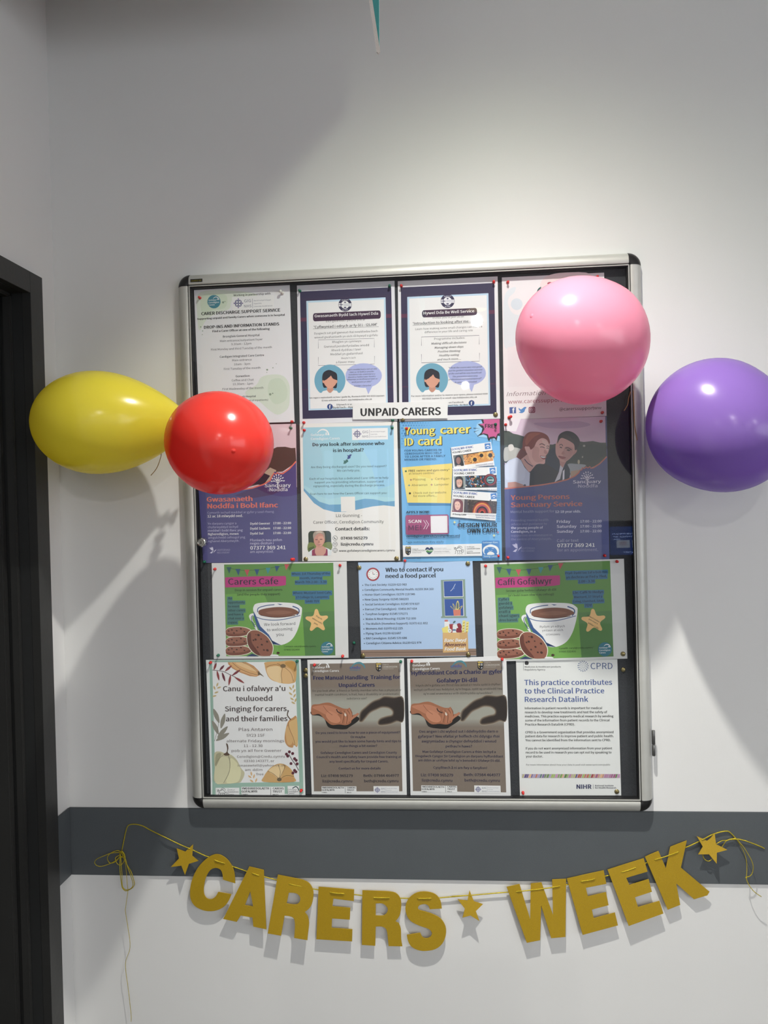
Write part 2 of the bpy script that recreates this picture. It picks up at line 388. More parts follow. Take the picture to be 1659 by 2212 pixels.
# maker's sticker
def add_text_mesh(body, bold=0.0, italic=0.0, res=2):
    c = bpy.data.curves.new('t', 'FONT'); c.body = body; c.size = 1.0; c.resolution_u = res
    c.offset = 0.0; c.shear = italic
    if FONT: c.font = FONT
    ob = bpy.data.objects.new('t', c); COL.objects.link(ob)
    me = bpy.data.meshes.new_from_object(ob)
    V = [v.co.copy() for v in me.vertices]; F = [tuple(p.vertices) for p in me.polygons]
    bpy.data.meshes.remove(me); bpy.data.objects.remove(ob); bpy.data.curves.remove(c)
    V = [v / CAPH for v in V]
    if bold > 0:                          # heavier weight: overprint the glyphs with a small shift
        V0, F0 = list(V), list(F); V = []; F = []
        for i, (dx, dz, dl) in enumerate(((-bold, 0, 0), (bold, 0, 1), (0, bold * .45, 2), (0, -bold * .45, 3))):
            n = len(V); V += [v + Vector((dx, dz, 0.0)) + Vector((0, 0, dl * 1e-4)) for v in V0]; F += [tuple(n + j for j in f) for f in F0]
    return V, F
_cache = {}
import os
FONT = None
try:
    fp = os.path.join(bpy.utils.system_resource('DATAFILES', path='fonts'), 'Noto Sans CJK Regular.woff2')
    if os.path.exists(fp): FONT = bpy.data.fonts.load(fp)
except Exception: FONT = None
CAPH = 1.0
if True:
    _v, _f = add_text_mesh('H', 0, 0, 2); CAPH = max(v.y for v in _v)      # all lettering is scaled to cap height 1
def text_geo(body, bold, italic, res=2):
    k = (body, bold, italic, res)
    if k not in _cache: _cache[k] = add_text_mesh(body, bold, italic, res)
    return _cache[k]

# ------------------------------------------------------------------ printed sheets
class Sheet:
    def __init__(self, name, quad, y, base, white=205, gloss=False, label='', cat='poster', group=None, bend=None, lift=0.0):
        self.q = [Vector(p) for p in quad]          # TL TR BR BL in photo pixels
        self.y = y; self.white = lin1(white) / 0.86; self.gloss = gloss; self.bend = bend
        c = sum((at(p[0], p[1], y) for p in quad), Vector()) / 4
        self.root = empty(name, (c.x, y, c.z), label, cat, group)
        self.o = rel(self.root); self.k = 0
        self.V = []; self.F = []; self.C = []; self.TV = []; self.TF = []; self.TC = []
        self.base = base; self.X0 = self.Y0 = 0.0; self.s = 1.0; self.alb = self._alb
    def _alb(self, c):                    # ink colour: printed tones are a little duller than the paper
        v = [lin1(x) / self.white for x in c]; L = 0.3 * v[0] + 0.6 * v[1] + 0.1 * v[2]
        k = 0.90 + 0.10 * min(1.0, L / 0.6)
        return tuple(max(0.004, min(0.88, k * (0.9 * x + 0.1 * L))) for x in v)
    def fr(self, X0, Y0, X1, W=1659.0):
        self.X0, self.Y0, self.s = X0, Y0, W / (X1 - X0); return self
    def px(self, x, y): return (self.X0 + x / self.s, self.Y0 + y / self.s)
    def uv(self, p):
        a, b, c, d = self.q; u = v = 0.5; p = Vector(p)
        for _ in range(8):
            f = a * (1 - u) * (1 - v) + b * u * (1 - v) + c * u * v + d * (1 - u) * v - p
            fu = (b - a) * (1 - v) + (c - d) * v; fv = (d - a) * (1 - u) + (c - b) * u
            det = fu.x * fv.y - fu.y * fv.x
            u -= (f.x * fv.y - f.y * fv.x) / det; v -= (fu.x * f.y - fu.y * f.x) / det
        return u, v
    def ip(self, u, v):
        a, b, c, d = self.q
        return a * (1 - u) * (1 - v) + b * u * (1 - v) + c * u * v + d * (1 - u) * v
    def w(self, p, dy):
        r = at(p[0], p[1], self.y) + self.o; r.y = -dy; return r
    def _poly(self, pts, col):
        self.k += 1; dy = 0.00016 + self.k * 0.000005
        n = len(self.V)
        for p in pts: self.V.append(self.w(p, dy))
        self.F.append(tuple(range(n, n + len(pts)))); self.C.append(self.alb(col))
    def P(self, pts, col): self._poly([self.px(*p) for p in pts], hexc(col)); return self
    def S(self, pts, col, n=4):                     # smooth closed blob through the points
        P = [Vector((p[0], p[1])) for p in pts]; out = []; m = len(P)
        for i in range(m):
            p0, p1, p2, p3 = P[i - 1], P[i], P[(i + 1) % m], P[(i + 2) % m]
            for k in range(n):
                t = k / n
                out.append(0.5 * ((2 * p1) + (-p0 + p2) * t + (2 * p0 - 5 * p1 + 4 * p2 - p3) * t * t + (-p0 + 3 * p1 - 3 * p2 + p3) * t ** 3))
        self._poly([self.px(*p) for p in out], hexc(col)); return self
    def R(self, x0, y0, x1, y1, col, rad=0.0):
        u0, v0 = self.uv(self.px(x0, y0)); u1, v1 = self.uv(self.px(x1, y1))
        # use the top-left corner's own v and u so boxes follow the sheet's tilt
        if rad <= 0: self._poly([self.ip(u0, v0), self.ip(u1, v0), self.ip(u1, v1), self.ip(u0, v1)], hexc(col)); return self
        W_ = x1 - x0; H_ = y1 - y0; ru = (u1 - u0) * rad / W_; rv = (v1 - v0) * rad / H_; pts = []
        for cu, cv, a0 in ((u1 - ru, v0 + rv, -90), (u1 - ru, v1 - rv, 0), (u0 + ru, v1 - rv, 90), (u0 + ru, v0 + rv, 180)):
            for k in range(5):
                a = math.radians(a0 + 22.5 * k); pts.append(self.ip(cu + ru * math.cos(a), cv + rv * math.sin(a)))
        self._poly(pts, hexc(col)); return self
    def UV(self, u0, v0, u1, v1, col):
        self._poly([self.ip(u0, v0), self.ip(u1, v0), self.ip(u1, v1), self.ip(u0, v1)], hexc(col)); return self
    def E(self, cx, cy, rx, ry, col, rot=0.0, n=28):
        c, s = math.cos(math.radians(rot)), math.sin(math.radians(rot)); pts = []
        for k in range(n):
            a = 2 * math.pi * k / n; x, y = rx * math.cos(a), ry * math.sin(a)
            pts.append(self.px(cx + x * c - y * s, cy + x * s + y * c))
        self._poly(pts, hexc(col)); return self
    def L(self, pts, wd, col, smooth=0, taper=0):
        P = [Vector((p[0], p[1], 0)) for p in pts]
        if smooth: P = smooth_path(P, smooth)
        a = []; b = []
        for i, p in enumerate(P):
            d = P[min(i + 1, len(P) - 1)] - P[max(i - 1, 0)]
            if d.length < 1e-6: continue
            d.normalize(); n = Vector((-d.y, d.x, 0)); f = wd / 2
            if taper: f *= 1 - 0.85 * (i / (len(P) - 1)) if taper == 1 else (math.sin(math.pi * (0.08 + 0.84 * i / (len(P) - 1))))
            a.append(p + n * f); b.append(p - n * f)
        self.k += 1; dy = 0.00016 + self.k * 0.000005; n0 = len(self.V); m = len(a)
        for p in a + b: self.V.append(self.w(self.px(p.x, p.y), dy))
        for i in range(m - 1):
            self.F.append((n0 + i, n0 + i + 1, n0 + m + i + 1, n0 + m + i)); self.C.append(self.alb(hexc(col)))
        return self
    def T(self, txt, x0, x1, yb, col='1c1c22', b=0, i=0, h=None, rot=None):
        """text whose baseline starts at (x0, yb) and ends at x1; h = cap height in the same units"""
        bold = {0: 0.0, 1: 0.028, 2: 0.055}[b]
        V, F = text_geo(txt, bold, 0.28 if i else 0.0, 2)
        if not V: return self
        mx_ = max(v.x for v in V); mn = min(v.x for v in V)
        p0 = Vector(self.px(x0, yb))
        if rot is None:
            u0, v0 = self.uv(p0); u1, _ = self.uv(self.px(x1, yb)); p1 = self.ip(u1, v0)
        else:
            L = x1 - x0; p1 = Vector(self.px(x0 + L * math.cos(math.radians(rot)), yb + L * math.sin(math.radians(rot))))
        dy = 0.00016 + (self.k + 2) * 0.000005 + 0.00001
        A = self.w(p0, dy); B = self.w(p1, dy); D = B - A; Lw = D.length; D /= Lw
        U = Vector((-D.z, 0, D.x)) if D.x > 0 or True else None
        sx = Lw / (mx_ - mn); sy = sx * 0.9
        if h: sy = (h / (x1 - x0)) * Lw
        n = len(self.TV); ca = self.alb(hexc(col))
        for v in V: self.TV.append(A + D * ((v.x - mn) * sx) + U * (v.y * sy) + Vector((0, -v.z * 0.01, 0)))
        for f in F: self.TF.append(tuple(n + j for j in f)); self.TC.append(ca)
        return self
    def _mesh(self, name, V, F, C, m, cuts):
        me = bpy.data.meshes.new(name); me.from_pydata([tuple(v) for v in V], [], F); me.update()
        at_ = me.color_attributes.new('ink', 'FLOAT_COLOR', 'CORNER')
        i = 0
        for p, c in zip(me.polygons, C):
            for li in p.loop_indices: at_.data[li].color = (c[0], c[1], c[2], 1)
        bm = bmesh.new(); bm.from_mesh(me)
        big = [f for f in bm.faces if len(f.verts) > 4]
        if big: bmesh.ops.triangulate(bm, faces=big)
        for f in bm.faces:
            f.normal_update()
            if f.normal.y > 0: f.normal_flip()
        if cuts:
            for cut in cuts:
                n = Vector((1, 0, 0)) if self.bend[0] == 'x' else Vector((0, 0, 1))
                bmesh.ops.bisect_plane(bm, geom=bm.verts[:] + bm.edges[:] + bm.faces[:], plane_co=n * cut, plane_no=n, dist=1e-7)
            ax = 0 if self.bend[0] == 'x' else 2
            for v in bm.verts: v.co.y -= self.bendf(v.co[ax])
        bm.to_mesh(me); bm.free(); me.materials.append(m)
        return link(bpy.data.objects.new(name, me), self.root)
    def bendf(self, t):
        ks = self.bk
        if t <= ks[0][0]: return ks[0][1]
        for (a, fa), (b, fb) in zip(ks, ks[1:]):
            if t <= b: return fa + (fb - fa) * (t - a) / (b - a)
        return ks[-1][1]
    def done(self):
        a, b, c, d = self.q
        cuts = None
        if self.bend:
            axis, fn, n = self.bend
            cor = [at(p.x, p.y, self.y) + self.o for p in self.q]
            vals = [(v.x if axis == 'x' else v.z) for v in cor]; lo, hi = min(vals), max(vals)
            self.bk = [(lo + (hi - lo) * k / n, fn(k / n)) for k in range(n + 1)]; cuts = [k_[0] for k_ in self.bk[1:-1]]
        V = [self.w(p, 0.00012) for p in self.q] + [self.w(p, -0.00012) for p in self.q]
        F = [(0, 1, 2, 3), (4, 7, 6, 5), (0, 4, 5, 1), (1, 5, 6, 2), (2, 6, 7, 3), (3, 7, 4, 0)]
        col = self.alb(hexc(self.base))
        m = M_ink_gloss if self.gloss else M_ink_matt
        me_o = None
        back = self._mesh('paper', V, F, [col] * 6, m, cuts)
        if self.V: self._mesh('printed_artwork', self.V, self.F, self.C, m, cuts)
        if self.TV: self._mesh('lettering', self.TV, self.TF, self.TC, m, cuts)
        return self.root
YP = -0.0078
F1 = (380, 540, 860); F2 = (840, 540, 1420); F3 = (380, 880, 870); F4 = (840, 880, 1420)
F5 = (400, 1190, 900); F6 = (880, 1190, 1420); F7 = (400, 1400, 880); F8 = (870, 1400, 1430)
def knot_logo(p, cx, cy, r, col='2c3470', acc='7a6a9a'):
    for a in range(4):
        t = math.radians(45 + 90 * a); x, y = cx + r * 0.42 * math.cos(t), cy + r * 0.42 * math.sin(t)
        p.L([(x + r * 0.3 * math.cos(q), y + r * 0.3 * math.sin(q)) for q in [2 * math.pi * k / 12 for k in range(13)]], r * 0.13, col)
        t = math.radians(90 * a); x, y = cx + r * 0.82 * math.cos(t), cy + r * 0.82 * math.sin(t)
        p.P([(x - r * .16, y), (x, y - r * .2), (x + r * .16, y), (x, y + r * .2)], acc)
    p.L([(cx - r * .7, cy), (cx, cy - r * .7), (cx + r * .7, cy), (cx, cy + r * .7), (cx - r * .7, cy)], r * 0.1, col)
def health_logo(p, x, y, s, col='3a3f6a', box=True):     # knot + GIG/NHS + three small lines
    if box: p.R(x, y, x + 100 * s, y + 30 * s, 'dfdfe2')
    knot_logo(p, x + 15 * s, y + 15 * s, 12 * s)
    p.T('GIG', x + 29 * s, x + 45 * s, y + 13 * s, '5a5c74'); p.T('NHS', x + 29 * s, x + 46 * s, y + 25 * s, '5a5c74')
    p.L([(x + 48.5 * s, y + 4 * s), (x + 49 * s, y + 26 * s)], 0.8 * s, '77778a')
    p.T('Bwrdd Iechyd Prifysgol', x + 52 * s, x + 92 * s, y + 10 * s, '5d5f78'); p.T('Hywel Dda', x + 52 * s, x + 70 * s, y + 17 * s, '5d5f78')
    p.T('University Health Board', x + 52 * s, x + 95 * s, y + 24 * s, '5d5f78')
def wave_logo(p, x, y, s, col='e9edee'):                 # bridge-like swoosh with two standing figures
    p.L([(x, y + 10 * s), (x + 7 * s, y + 3 * s), (x + 16 * s, y), (x + 26 * s, y + 3 * s), (x + 32 * s, y + 11 * s), (x + 34 * s, y + 16 * s)], 4.2 * s, col, 4, 2)
    p.P([(x + 23 * s, y + 16 * s), (x + 24 * s, y + 8 * s), (x + 26.5 * s, y + 8 * s), (x + 27.5 * s, y + 16 * s)], col)
    p.P([(x + 29 * s, y + 16 * s), (x + 29.5 * s, y + 10 * s), (x + 31.5 * s, y + 10 * s), (x + 32.5 * s, y + 16 * s)], col)
def carers_disc(p, cx, cy, r, bg='2f7486', tx='d7ecf0'):
    p.E(cx, cy, r, r * 1.02, bg, n=36)
    wave_logo(p, cx - r * 0.15, cy - r * 0.72, r / 36.0, tx)
    p.T('Gofalwyr', cx - r * .82, cx + r * .42, cy - r * .12, tx, 1); p.T('Ceredigion', cx - r * .82, cx + r * .78, cy + r * .25, tx, 1)
    p.T('Carers', cx - r * .82, cx + r * .12, cy + r * .6, tx, 1)
def carers_word(p, x, y, wd, col='e6e8e6'):              # "Gofalwyr / Ceredigion Carers" with swoosh, width wd
    wave_logo(p, x + wd * .22, y, wd / 82.0, col)
    p.T('Gofalwyr', x, x + wd * .48, y + wd * .225, col, 1); p.T('Ceredigion Carers', x, x + wd, y + wd * .36, col, 1)
def dragon(p, x, y, s, col='26262a'):                    # small walking dragon drawn in strokes
    for a in ([(2, 9), (6, 6), (11, 8), (16, 5), (22, 7), (26, 12), (25, 18)], [(8, 8), (9, 13), (14, 15), (20, 14), (24, 16)], [(9, 13), (6, 18), (7, 23), (4, 24)],
              [(13, 15), (13, 20), (15, 24), (12, 25)], [(20, 14), (19, 20), (21, 24), (18, 25)], [(24, 15), (26, 20), (25, 24), (28, 25)],
              [(12, 8), (15, 1), (20, 0), (25, 2), (27, 7)], [(14, 7), (18, 3), (22, 4)], [(26, 14), (30, 11), (32, 15), (30, 20), (27, 19)], [(2, 9), (5, 11), (8, 10)], [(1, 4), (4, 6), (7, 4), (6, 7)]):
        p.L([(x + q[0] * s, y + q[1] * s) for q in a], 1.1 * s, col, 3)
def gov_logo(p, x, y, s, box=True):
    if box: p.R(x, y, x + 70 * s, y + 27 * s, 'dcdcdd')
    dragon(p, x + 3 * s, y + 1 * s, s * .95)
    p.L([(x + 36 * s, y + 2 * s), (x + 36.5 * s, y + 25 * s)], .9 * s, '333333')
    p.T('Noddir gan', x + 39 * s, x + 56 * s, y + 7 * s, '333333', 1); p.T('Lywodraeth Cymru', x + 39 * s, x + 67 * s, y + 12.5 * s, '1c1c1c', 2)
    p.T('Funded by', x + 39 * s, x + 54 * s, y + 19 * s, '333333', 1); p.T('Welsh Government', x + 39 * s, x + 67 * s, y + 25 * s, '1c1c1c', 2)
def trust_logo(p, x, y, s):
    p.R(x, y, x + 83 * s, y + 17 * s, 'd6d6d4')
    p.T('YMDDIRIEDOLAETH', x + 1 * s, x + 53 * s, y + 5 * s, '141414', 2); p.T('GOFALWYR', x + 1 * s, x + 31 * s, y + 10.5 * s, '141414', 2); p.T('CYMRU', x + 1 * s, x + 13 * s, y + 15.5 * s, '333333', 2)
    p.L([(x + 56 * s, y + 1 * s), (x + 56.3 * s, y + 16 * s)], .8 * s, '333333')
    p.T('CARERS', x + 60 * s, x + 81 * s, y + 5 * s, '141414', 2); p.T('TRUST', x + 60 * s, x + 78 * s, y + 10.5 * s, '141414', 2); p.T('WALES', x + 60 * s, x + 71 * s, y + 15.5 * s, '333333', 2)
def crest(p, x, y, s, dark=True):
    p.S([(x, y), (x + 10 * s, y - .5 * s), (x + 20 * s, y), (x + 20 * s, y + 20 * s), (x + 17 * s, y + 26 * s), (x + 10 * s, y + 31 * s), (x + 3 * s, y + 26 * s), (x, y + 20 * s)], '1e1e24')
    p.P([(x + 1 * s, y + 1 * s), (x + 19 * s, y + 1 * s), (x + 19 * s, y + 5 * s), (x + 1 * s, y + 5 * s)], 'b59a3c')
    p.P([(x + 2 * s, y + 7 * s), (x + 9 * s, y + 7 * s), (x + 9 * s, y + 15 * s), (x + 2 * s, y + 15 * s)], 'a8934e' if dark else '777777')
    p.P([(x + 11 * s, y + 8 * s), (x + 18 * s, y + 8 * s), (x + 18 * s, y + 10 * s), (x + 11 * s, y + 10 * s)], 'cfcfcf'); p.P([(x + 11 * s, y + 12 * s), (x + 18 * s, y + 12 * s), (x + 18 * s, y + 14 * s), (x + 11 * s, y + 14 * s)], 'cfcfcf')
    p.P([(x + 12 * s, y + 26 * s), (x + 15 * s, y + 19 * s), (x + 17 * s, y + 23 * s)], 'dddddd'); p.L([(x + 3 * s, y + 18 * s), (x + 8 * s, y + 23 * s)], 1.4 * s, 'b59a3c')

# ---- row 1 -------------------------------------------------------
p = Sheet('carer_support_poster', [(419.1, 626.8), (625.9, 615.8), (636.3, 911.5), (430.5, 917.5)], YP, 'cfcfd2', 208, False,
          'white and pale green carer discharge support service poster, top left of the board', 'poster', bend=('x', lambda t: 0.0012 * math.sin(math.pi * t), 6)).fr(*F1)
p.S([(165, 330), (290, 300), (420, 305), (560, 320), (600, 345), (430, 370), (400, 440), (310, 470), (230, 520), (175, 600), (160, 480)], 'c4ccbe')
p.S([(190, 345), (300, 325), (380, 345), (370, 430), (280, 450), (200, 480)], 'bac7b2')
p.S([(520, 1060), (600, 1010), (640, 950), (720, 930), (800, 940), (845, 1000), (850, 1080), (838, 1180), (760, 1230), (680, 1180), (620, 1130), (560, 1120)], 'c0cabb')
p.S([(700, 980), (780, 960), (830, 1030), (820, 1120), (740, 1150), (690, 1080)], 'b7c5b1')
for x, y, r in ((682, 895, 7), (725, 880, 4), (750, 850, 3), (680, 914, 3), (705, 1078, 9), (723, 1071, 5), (353, 392, 8), (367, 386, 4), (185, 575, 5), (200, 605, 4), (197, 632, 3)): p.E(x, y, r, r, '7f917c')
carers_disc(p, 285, 387, 49, '2f7a8c')
health_logo(p, 420, 352, 3.15, box=True)
p.T('Working in partnership with', 431, 708, 347, '303036', 1)
p.T('CARER DISCHARGE SUPPORT SERVICE', 190, 780, 488, '18181c', 2, h=22)
p.T('Supporting unpaid and family Carers when someone is in hospital', 158, 815, 522, '202024', 2, h=13)
p.T('DROP-INS AND INFORMATION STANDS', 210, 773, 589, '18181c', 2, h=21)
p.T('Find a Carer Officer at one of the following', 274, 702, 615, '202024', 2, h=14)
for t, a, b_, y, bo in (('Bronglais General Hospital', 352, 626, 655, 1), ('Main entrance/outpatient foyer', 331, 648, 688, 0), ('9.30am - 12pm', 415, 565, 712, 0), ('First Monday and third Tuesday of the month', 264, 718, 752, 0),
                        ('Cardigan Integrated Care Centre', 328, 660, 806, 1), ('Main entrance', 422, 567, 832, 0), ('10am - 3pm', 436, 556, 862, 0), ('First Tuesday of the month', 360, 632, 897, 0),
                        ('Gorwelion', 447, 552, 951, 1), ('Coffee and Chat', 418, 582, 982, 0), ('10.30am - 1pm', 426, 577, 1010, 0), ('First Wednesday of the month', 349, 655, 1047, 0),
                        ('Withybush Hospital', 420, 598, 1104, 1), ('(supporting discharge of inpatients)', 360, 690, 1136, 0)):
    p.T(t, a, b_, y, '45454a', bo)
p.done()

def bewell(p, dx_, welsh):
    g = (lambda x, y: (x, y))
    p.UV(0.03, 0.045, 0.965, 0.965, '2c2448')
    p.UV(0.03, 0.235, 0.965, 0.262, '5a2444'); p.UV(0.03, 0.75, 0.965, 0.757, '4a2246'); p.UV(0.03, 0.10, 0.965, 0.106, '382848'); p.UV(0.03, 0.52, 0.965, 0.524, '3a2a52')
    p.UV(0.093, 0.115, 0.905, 0.905, 'a9c3d6'); p.UV(0.112, 0.128, 0.888, 0.893, 'd4d4d4')
p = Sheet('health_service_poster', [(641.3, 616.7), (852.2, 606.5), (858.5, 910), (647.6, 915.6)], YP, 'c9c9ce', 208, False,
          'dark purple bordered poster with portrait icon, second from the left in the top row', 'poster').fr(*F1)
bewell(p, 0, True)
def bewell_badge(p, cx, cy, r):
    p.E(cx, cy, r, r, '2b2448', n=32); p.E(cx, cy, r * .6, r * .6, 'd2d2d6'); p.P([(cx - r * .95, cy - r * .22), (cx + r * .95, cy - r * .22), (cx + r * .95, cy + r * .25), (cx - r * .95, cy + r * .25)], 'd2d2d6')
    p.L([(cx - r * .9, cy), (cx - r * .3, cy)], r * .1, '38345c'); p.L([(cx - r * .6, cy - r * .2), (cx - r * .6, cy + r * .22)], r * .1, '38345c')
    p.L([(cx - r * .2, cy - r * .1), (cx + r * .9, cy - r * .1)], r * .06, '8486a2'); p.L([(cx - r * .2, cy + r * .1), (cx + r * .9, cy + r * .1)], r * .06, '8486a2')
    p.E(cx, cy - r * .36, r * .14, r * .1, '38345c'); p.E(cx, cy + r * .4, r * .2, r * .1, '38345c')
    p.T('Bydd Iach', cx - r * .5, cx + r * .5, cy - r * .62, 'c9c9d8', 1); p.T('Be Well', cx - r * .38, cx + r * .38, cy + r * .86, 'c9c9d8', 1)
def avatar(p, cx, cy, r):
    pts = [(cx + r * math.cos(a), cy + r * 1.03 * math.sin(a)) for a in [math.radians(130 + 280 * k / 30) for k in range(31)]]
    p.P(pts, '5f9bb4')
    p.S([(cx - r * .5, cy - r * .1), (cx - r * .42, cy - r * .5), (cx - r * .1, cy - r * .68), (cx + r * .2, cy - r * .6), (cx + r * .45, cy - r * .4), (cx + r * .46, cy + r * .2), (cx + r * .38, cy + r * .5), (cx, cy + r * .4), (cx - r * .4, cy + r * .45)], '1e1e2a')
    p.P([(cx - r * .17, cy + r * .25), (cx + r * .17, cy + r * .25), (cx + r * .24, cy + r * .62), (cx + r * .38, cy + r * .78), (cx - r * .38, cy + r * .78), (cx - r * .2, cy + r * .62)], 'b9826c')
    p.S([(cx - r * .36, cy - r * .02), (cx - r * .05, cy - r * .2), (cx + r * .1, cy - r * .34), (cx + r * .2, cy - r * .12), (cx + r * .4, cy - r * .02), (cx + r * .36, cy + r * .26), (cx, cy + r * .52), (cx - r * .34, cy + r * .26)], 'c98f76')
    p.E(cx - r * .42, cy + r * .06, r * .06, r * .1, 'c98f76'); p.E(cx + r * .42, cy + r * .06, r * .06, r * .1, 'c98f76')
    p.S([(cx - r * .42, cy), (cx - r * .3, cy - r * .45), (cx, cy - r * .6), (cx + r * .3, cy - r * .5), (cx + r * .45, cy - r * .1), (cx + r * .2, cy - r * .12), (cx + r * .02, cy - r * .36), (cx - r * .15, cy - r * .12), (cx - r * .32, cy - r * .02)], '1e1e2a')
    p.P([(cx - r * .62, cy + r * .9), (cx - r * .45, cy + r * .68), (cx - r * .2, cy + r * .62), (cx, cy + r * .86), (cx + r * .22, cy + r * .62), (cx + r * .45, cy + r * .66), (cx + r * .62, cy + r * .92)], 'dfdfe4')
def brackets(p, x0, x1, y0, y1, y2, y3):
    for a in ([(x0, y1), (x0, y0), (x1, y0 - (x1 - x0) * .028), (x1, y1 - 8)], [(x0, y2), (x0, y3), (x1 + 2, y3 - (x1 - x0) * .028), (x1 + 2, y2 - 8)]): p.L(a, 2.2, '38304e')
bewell_badge(p, 1263, 409, 50)
p.R(1023, 473, 1530, 512, '3a1c3c', 14)
p.T('Gwasanaeth Bydd Iach Hywel Dda', 1035, 1510, 503, 'e6e2ea', 1)
for t, a, b_, y, bo in (('Eich gwahodd i ymuno â ni ar', 1121, 1414, 539, 0), ("'Cyflwyniad i edrych ar fy ôl i - I2LAM'", 1030, 1502, 585, 1), ('Dysgwch sut gall gwneud rhai newidiadau bach', 1034, 1506, 631, 0), ('wneud gwahaniaeth yn eich rôl bywyd a gofalu', 1034, 1506, 661, 0),
                        ('Rhaglen yn cynnwys:', 1168, 1386, 695, 0), ('Gwneud penderfyniadau anodd', 1106, 1442, 730, 0), ('Rheoli dyddiau i lawr', 1163, 1383, 757, 0), ('Meddwl yn gadarnhaol', 1154, 1395, 787, 0), ("Bwyta'n iach", 1236, 1342, 814, 0), ('a llawer mwy', 1195, 1334, 846, 0)):
    p.T(t, a, b_, y, '26262c', bo)
p.L([(1024, 590), (1514, 572)], 2, '333333')
brackets(p, 1063, 1481, 672, 735, 800, 863)
avatar(p, 1150, 975, 116)
p.E(1402, 938, 136, 92, '9aa3cf'); p.P([(1415, 1020), (1465, 1020), (1437, 1078)], '9aa3cf')
for k, t in enumerate(('"Dwi\'n meddwl bod y cwrs yn dda', 'iawn ac mi fydd yr ymarfer', 'hamddenol dan arweiniad ar y', 'diwedd yn fuddiol iawn! Roedd y', 'cyflwynwyr yn broffesiynol iawn ac', 'wedi paratoi yn dda!"')):
    a = (112, 92, 100, 104, 118, 76)[k]; p.T(t, 1389 - a, 1389 + a, 899 + k * 18.5, '3c3c5c', 1, 1)
p.T('Gofalwr a fynychol', 1330, 1458, 1020, '3c3c5c', 1, 1)
p.T('Am ragor o wybodaeth ac/neu i gadw lle, ffoniwch 0300 303 8322 (opsiwn', 995, 1556, 1110, '26262c', 1); p.T('5) neu anfonwch e-bost i: epp.hdd@wales.nhs.uk', 1088, 1464, 1130, '26262c', 1)
p.E(1150, 1170, 21, 21, '24407e'); p.T('f', 1143, 1158, 1184, 'e8e8f0', 2)
p.T('Dilynwch ni ar Facebook', 1200, 1400, 1161, '26262c', 1); p.T('Bydd Iach - Hywel Dda', 1172, 1390, 1184, '26262c', 1)
p.done()

p = Sheet('health_service_poster', [(859.2, 607.5), (1074.9, 597), (1080.5, 904.3), (862.7, 910.6)], YP, 'cfcfd2', 214, False,
          'dark purple bordered English poster with portrait icon, third from the left in the top row', 'poster').fr(*F2)
bewell(p, 0, False)
bewell_badge(p, 363, 316, 43)
p.R(205, 373, 545, 403, '3a1c3c', 12); p.T('Hywel Dda Be Well Service', 214, 528, 399, 'e6e2ea', 1)
for t, a, b_, y, bo, it in (('Invites you to join us on', 271, 463, 425, 0, 0), ("'Introduction to looking after me - I2LAM'", 149, 580, 462, 1, 0), ('Learn how making some small changes can make a', 164, 576, 495, 0, 0), ('difference in your life and caring role', 221, 519, 514, 0, 0),
                        ('Programme includes:', 280, 470, 556, 0, 0), ('Making difficult decisions', 262, 481, 585, 1, 1), ('Managing down days', 282, 462, 610, 1, 1), ('Positive thinking', 302, 443, 634, 1, 1), ('Healthy eating', 310, 435, 658, 1, 1), ('and much more....', 299, 445, 683, 1, 1)):
    p.T(t, a, b_, y, '2a2a30', bo, it)
p.L([(147, 466), (585, 446)], 1.7, '333333')
brackets(p, 201, 558, 538, 592, 644, 697)
avatar(p, 267, 801, 99)
p.E(482, 762, 118, 76, '9aa3cf'); p.P([(485, 830), (528, 830), (512, 878)], '9aa3cf')
for k, t in enumerate(('"I think the course was very good', 'and the guided relaxation exercise', 'at the end will be very beneficial!', 'The presenters were very', 'professional and well prepared!"', '- A carer who attended')):
    a = (103, 106, 102, 78, 104, 72)[k]; p.T(t, 472 - a, 472 + a, 733 + k * 18, '34345a', 1, 1)
p.T('For more information and/or to reserve your space, please contact 0300', 139, 611, 908, '26262c', 1); p.T('303 8322 (option 5) or email: epp.hdd@wales.nhs.uk', 205, 545, 924, '26262c', 1)
p.T('Follow us on Facebook', 300, 462, 950, '26262c', 1); p.T('Hywel Dda - Be Well', 355, 489, 965, '26262c', 1)
p.E(511, 946, 18, 18, '24407e'); p.T('f', 505, 517, 958, 'e8e8f0', 2)
p.done()

p = Sheet('information_poster', [(1084, 599.4), (1305, 588.9), (1310.2, 898.4), (1088.9, 906.4)], YP, 'dcd8da', 222, False,
          'white poster with pale blue swirls and social media icons behind the pink balloon', 'poster').fr(*F2)
p.S([(735, 250), (782, 228), (775, 262), (745, 290), (735, 330), (760, 385), (800, 402), (840, 390), (850, 560), (780, 590), (715, 600), (706, 420), (712, 300)], 'cfd6db')
p.E(790, 335, 36, 36, 'c6d0d8'); p.E(960, 480, 80, 60, 'c6d0d8')
p.S([(940, 200), (980, 160), (1080, 140), (1250, 150), (1240, 260), (1000, 260), (940, 235)], 'e3cdcd')
p.E(995, 207, 16, 9, 'a8324e'); p.S([(915, 262), (922, 240), (940, 228), (936, 248)], '2e5c58')
p.R(733, 600, 1000, 838, 'd9d4d7')
p.T('Information for carers', 727, 1180, 904, '8c7c80', 0, 1, h=26)
p.T('www.carerssupportww.org.uk', 738, 1250, 950, '9c3f52', 0, h=24)
p.R(745, 972, 786, 1009, '3f5a9a'); p.T('f', 762, 780, 1007, 'e8e8f2', 2)
p.S([(802, 975), (815, 985), (827, 978), (838, 970), (850, 972), (842, 985), (836, 1000), (820, 1008), (803, 1003), (814, 998), (804, 988)], '4d86c4')
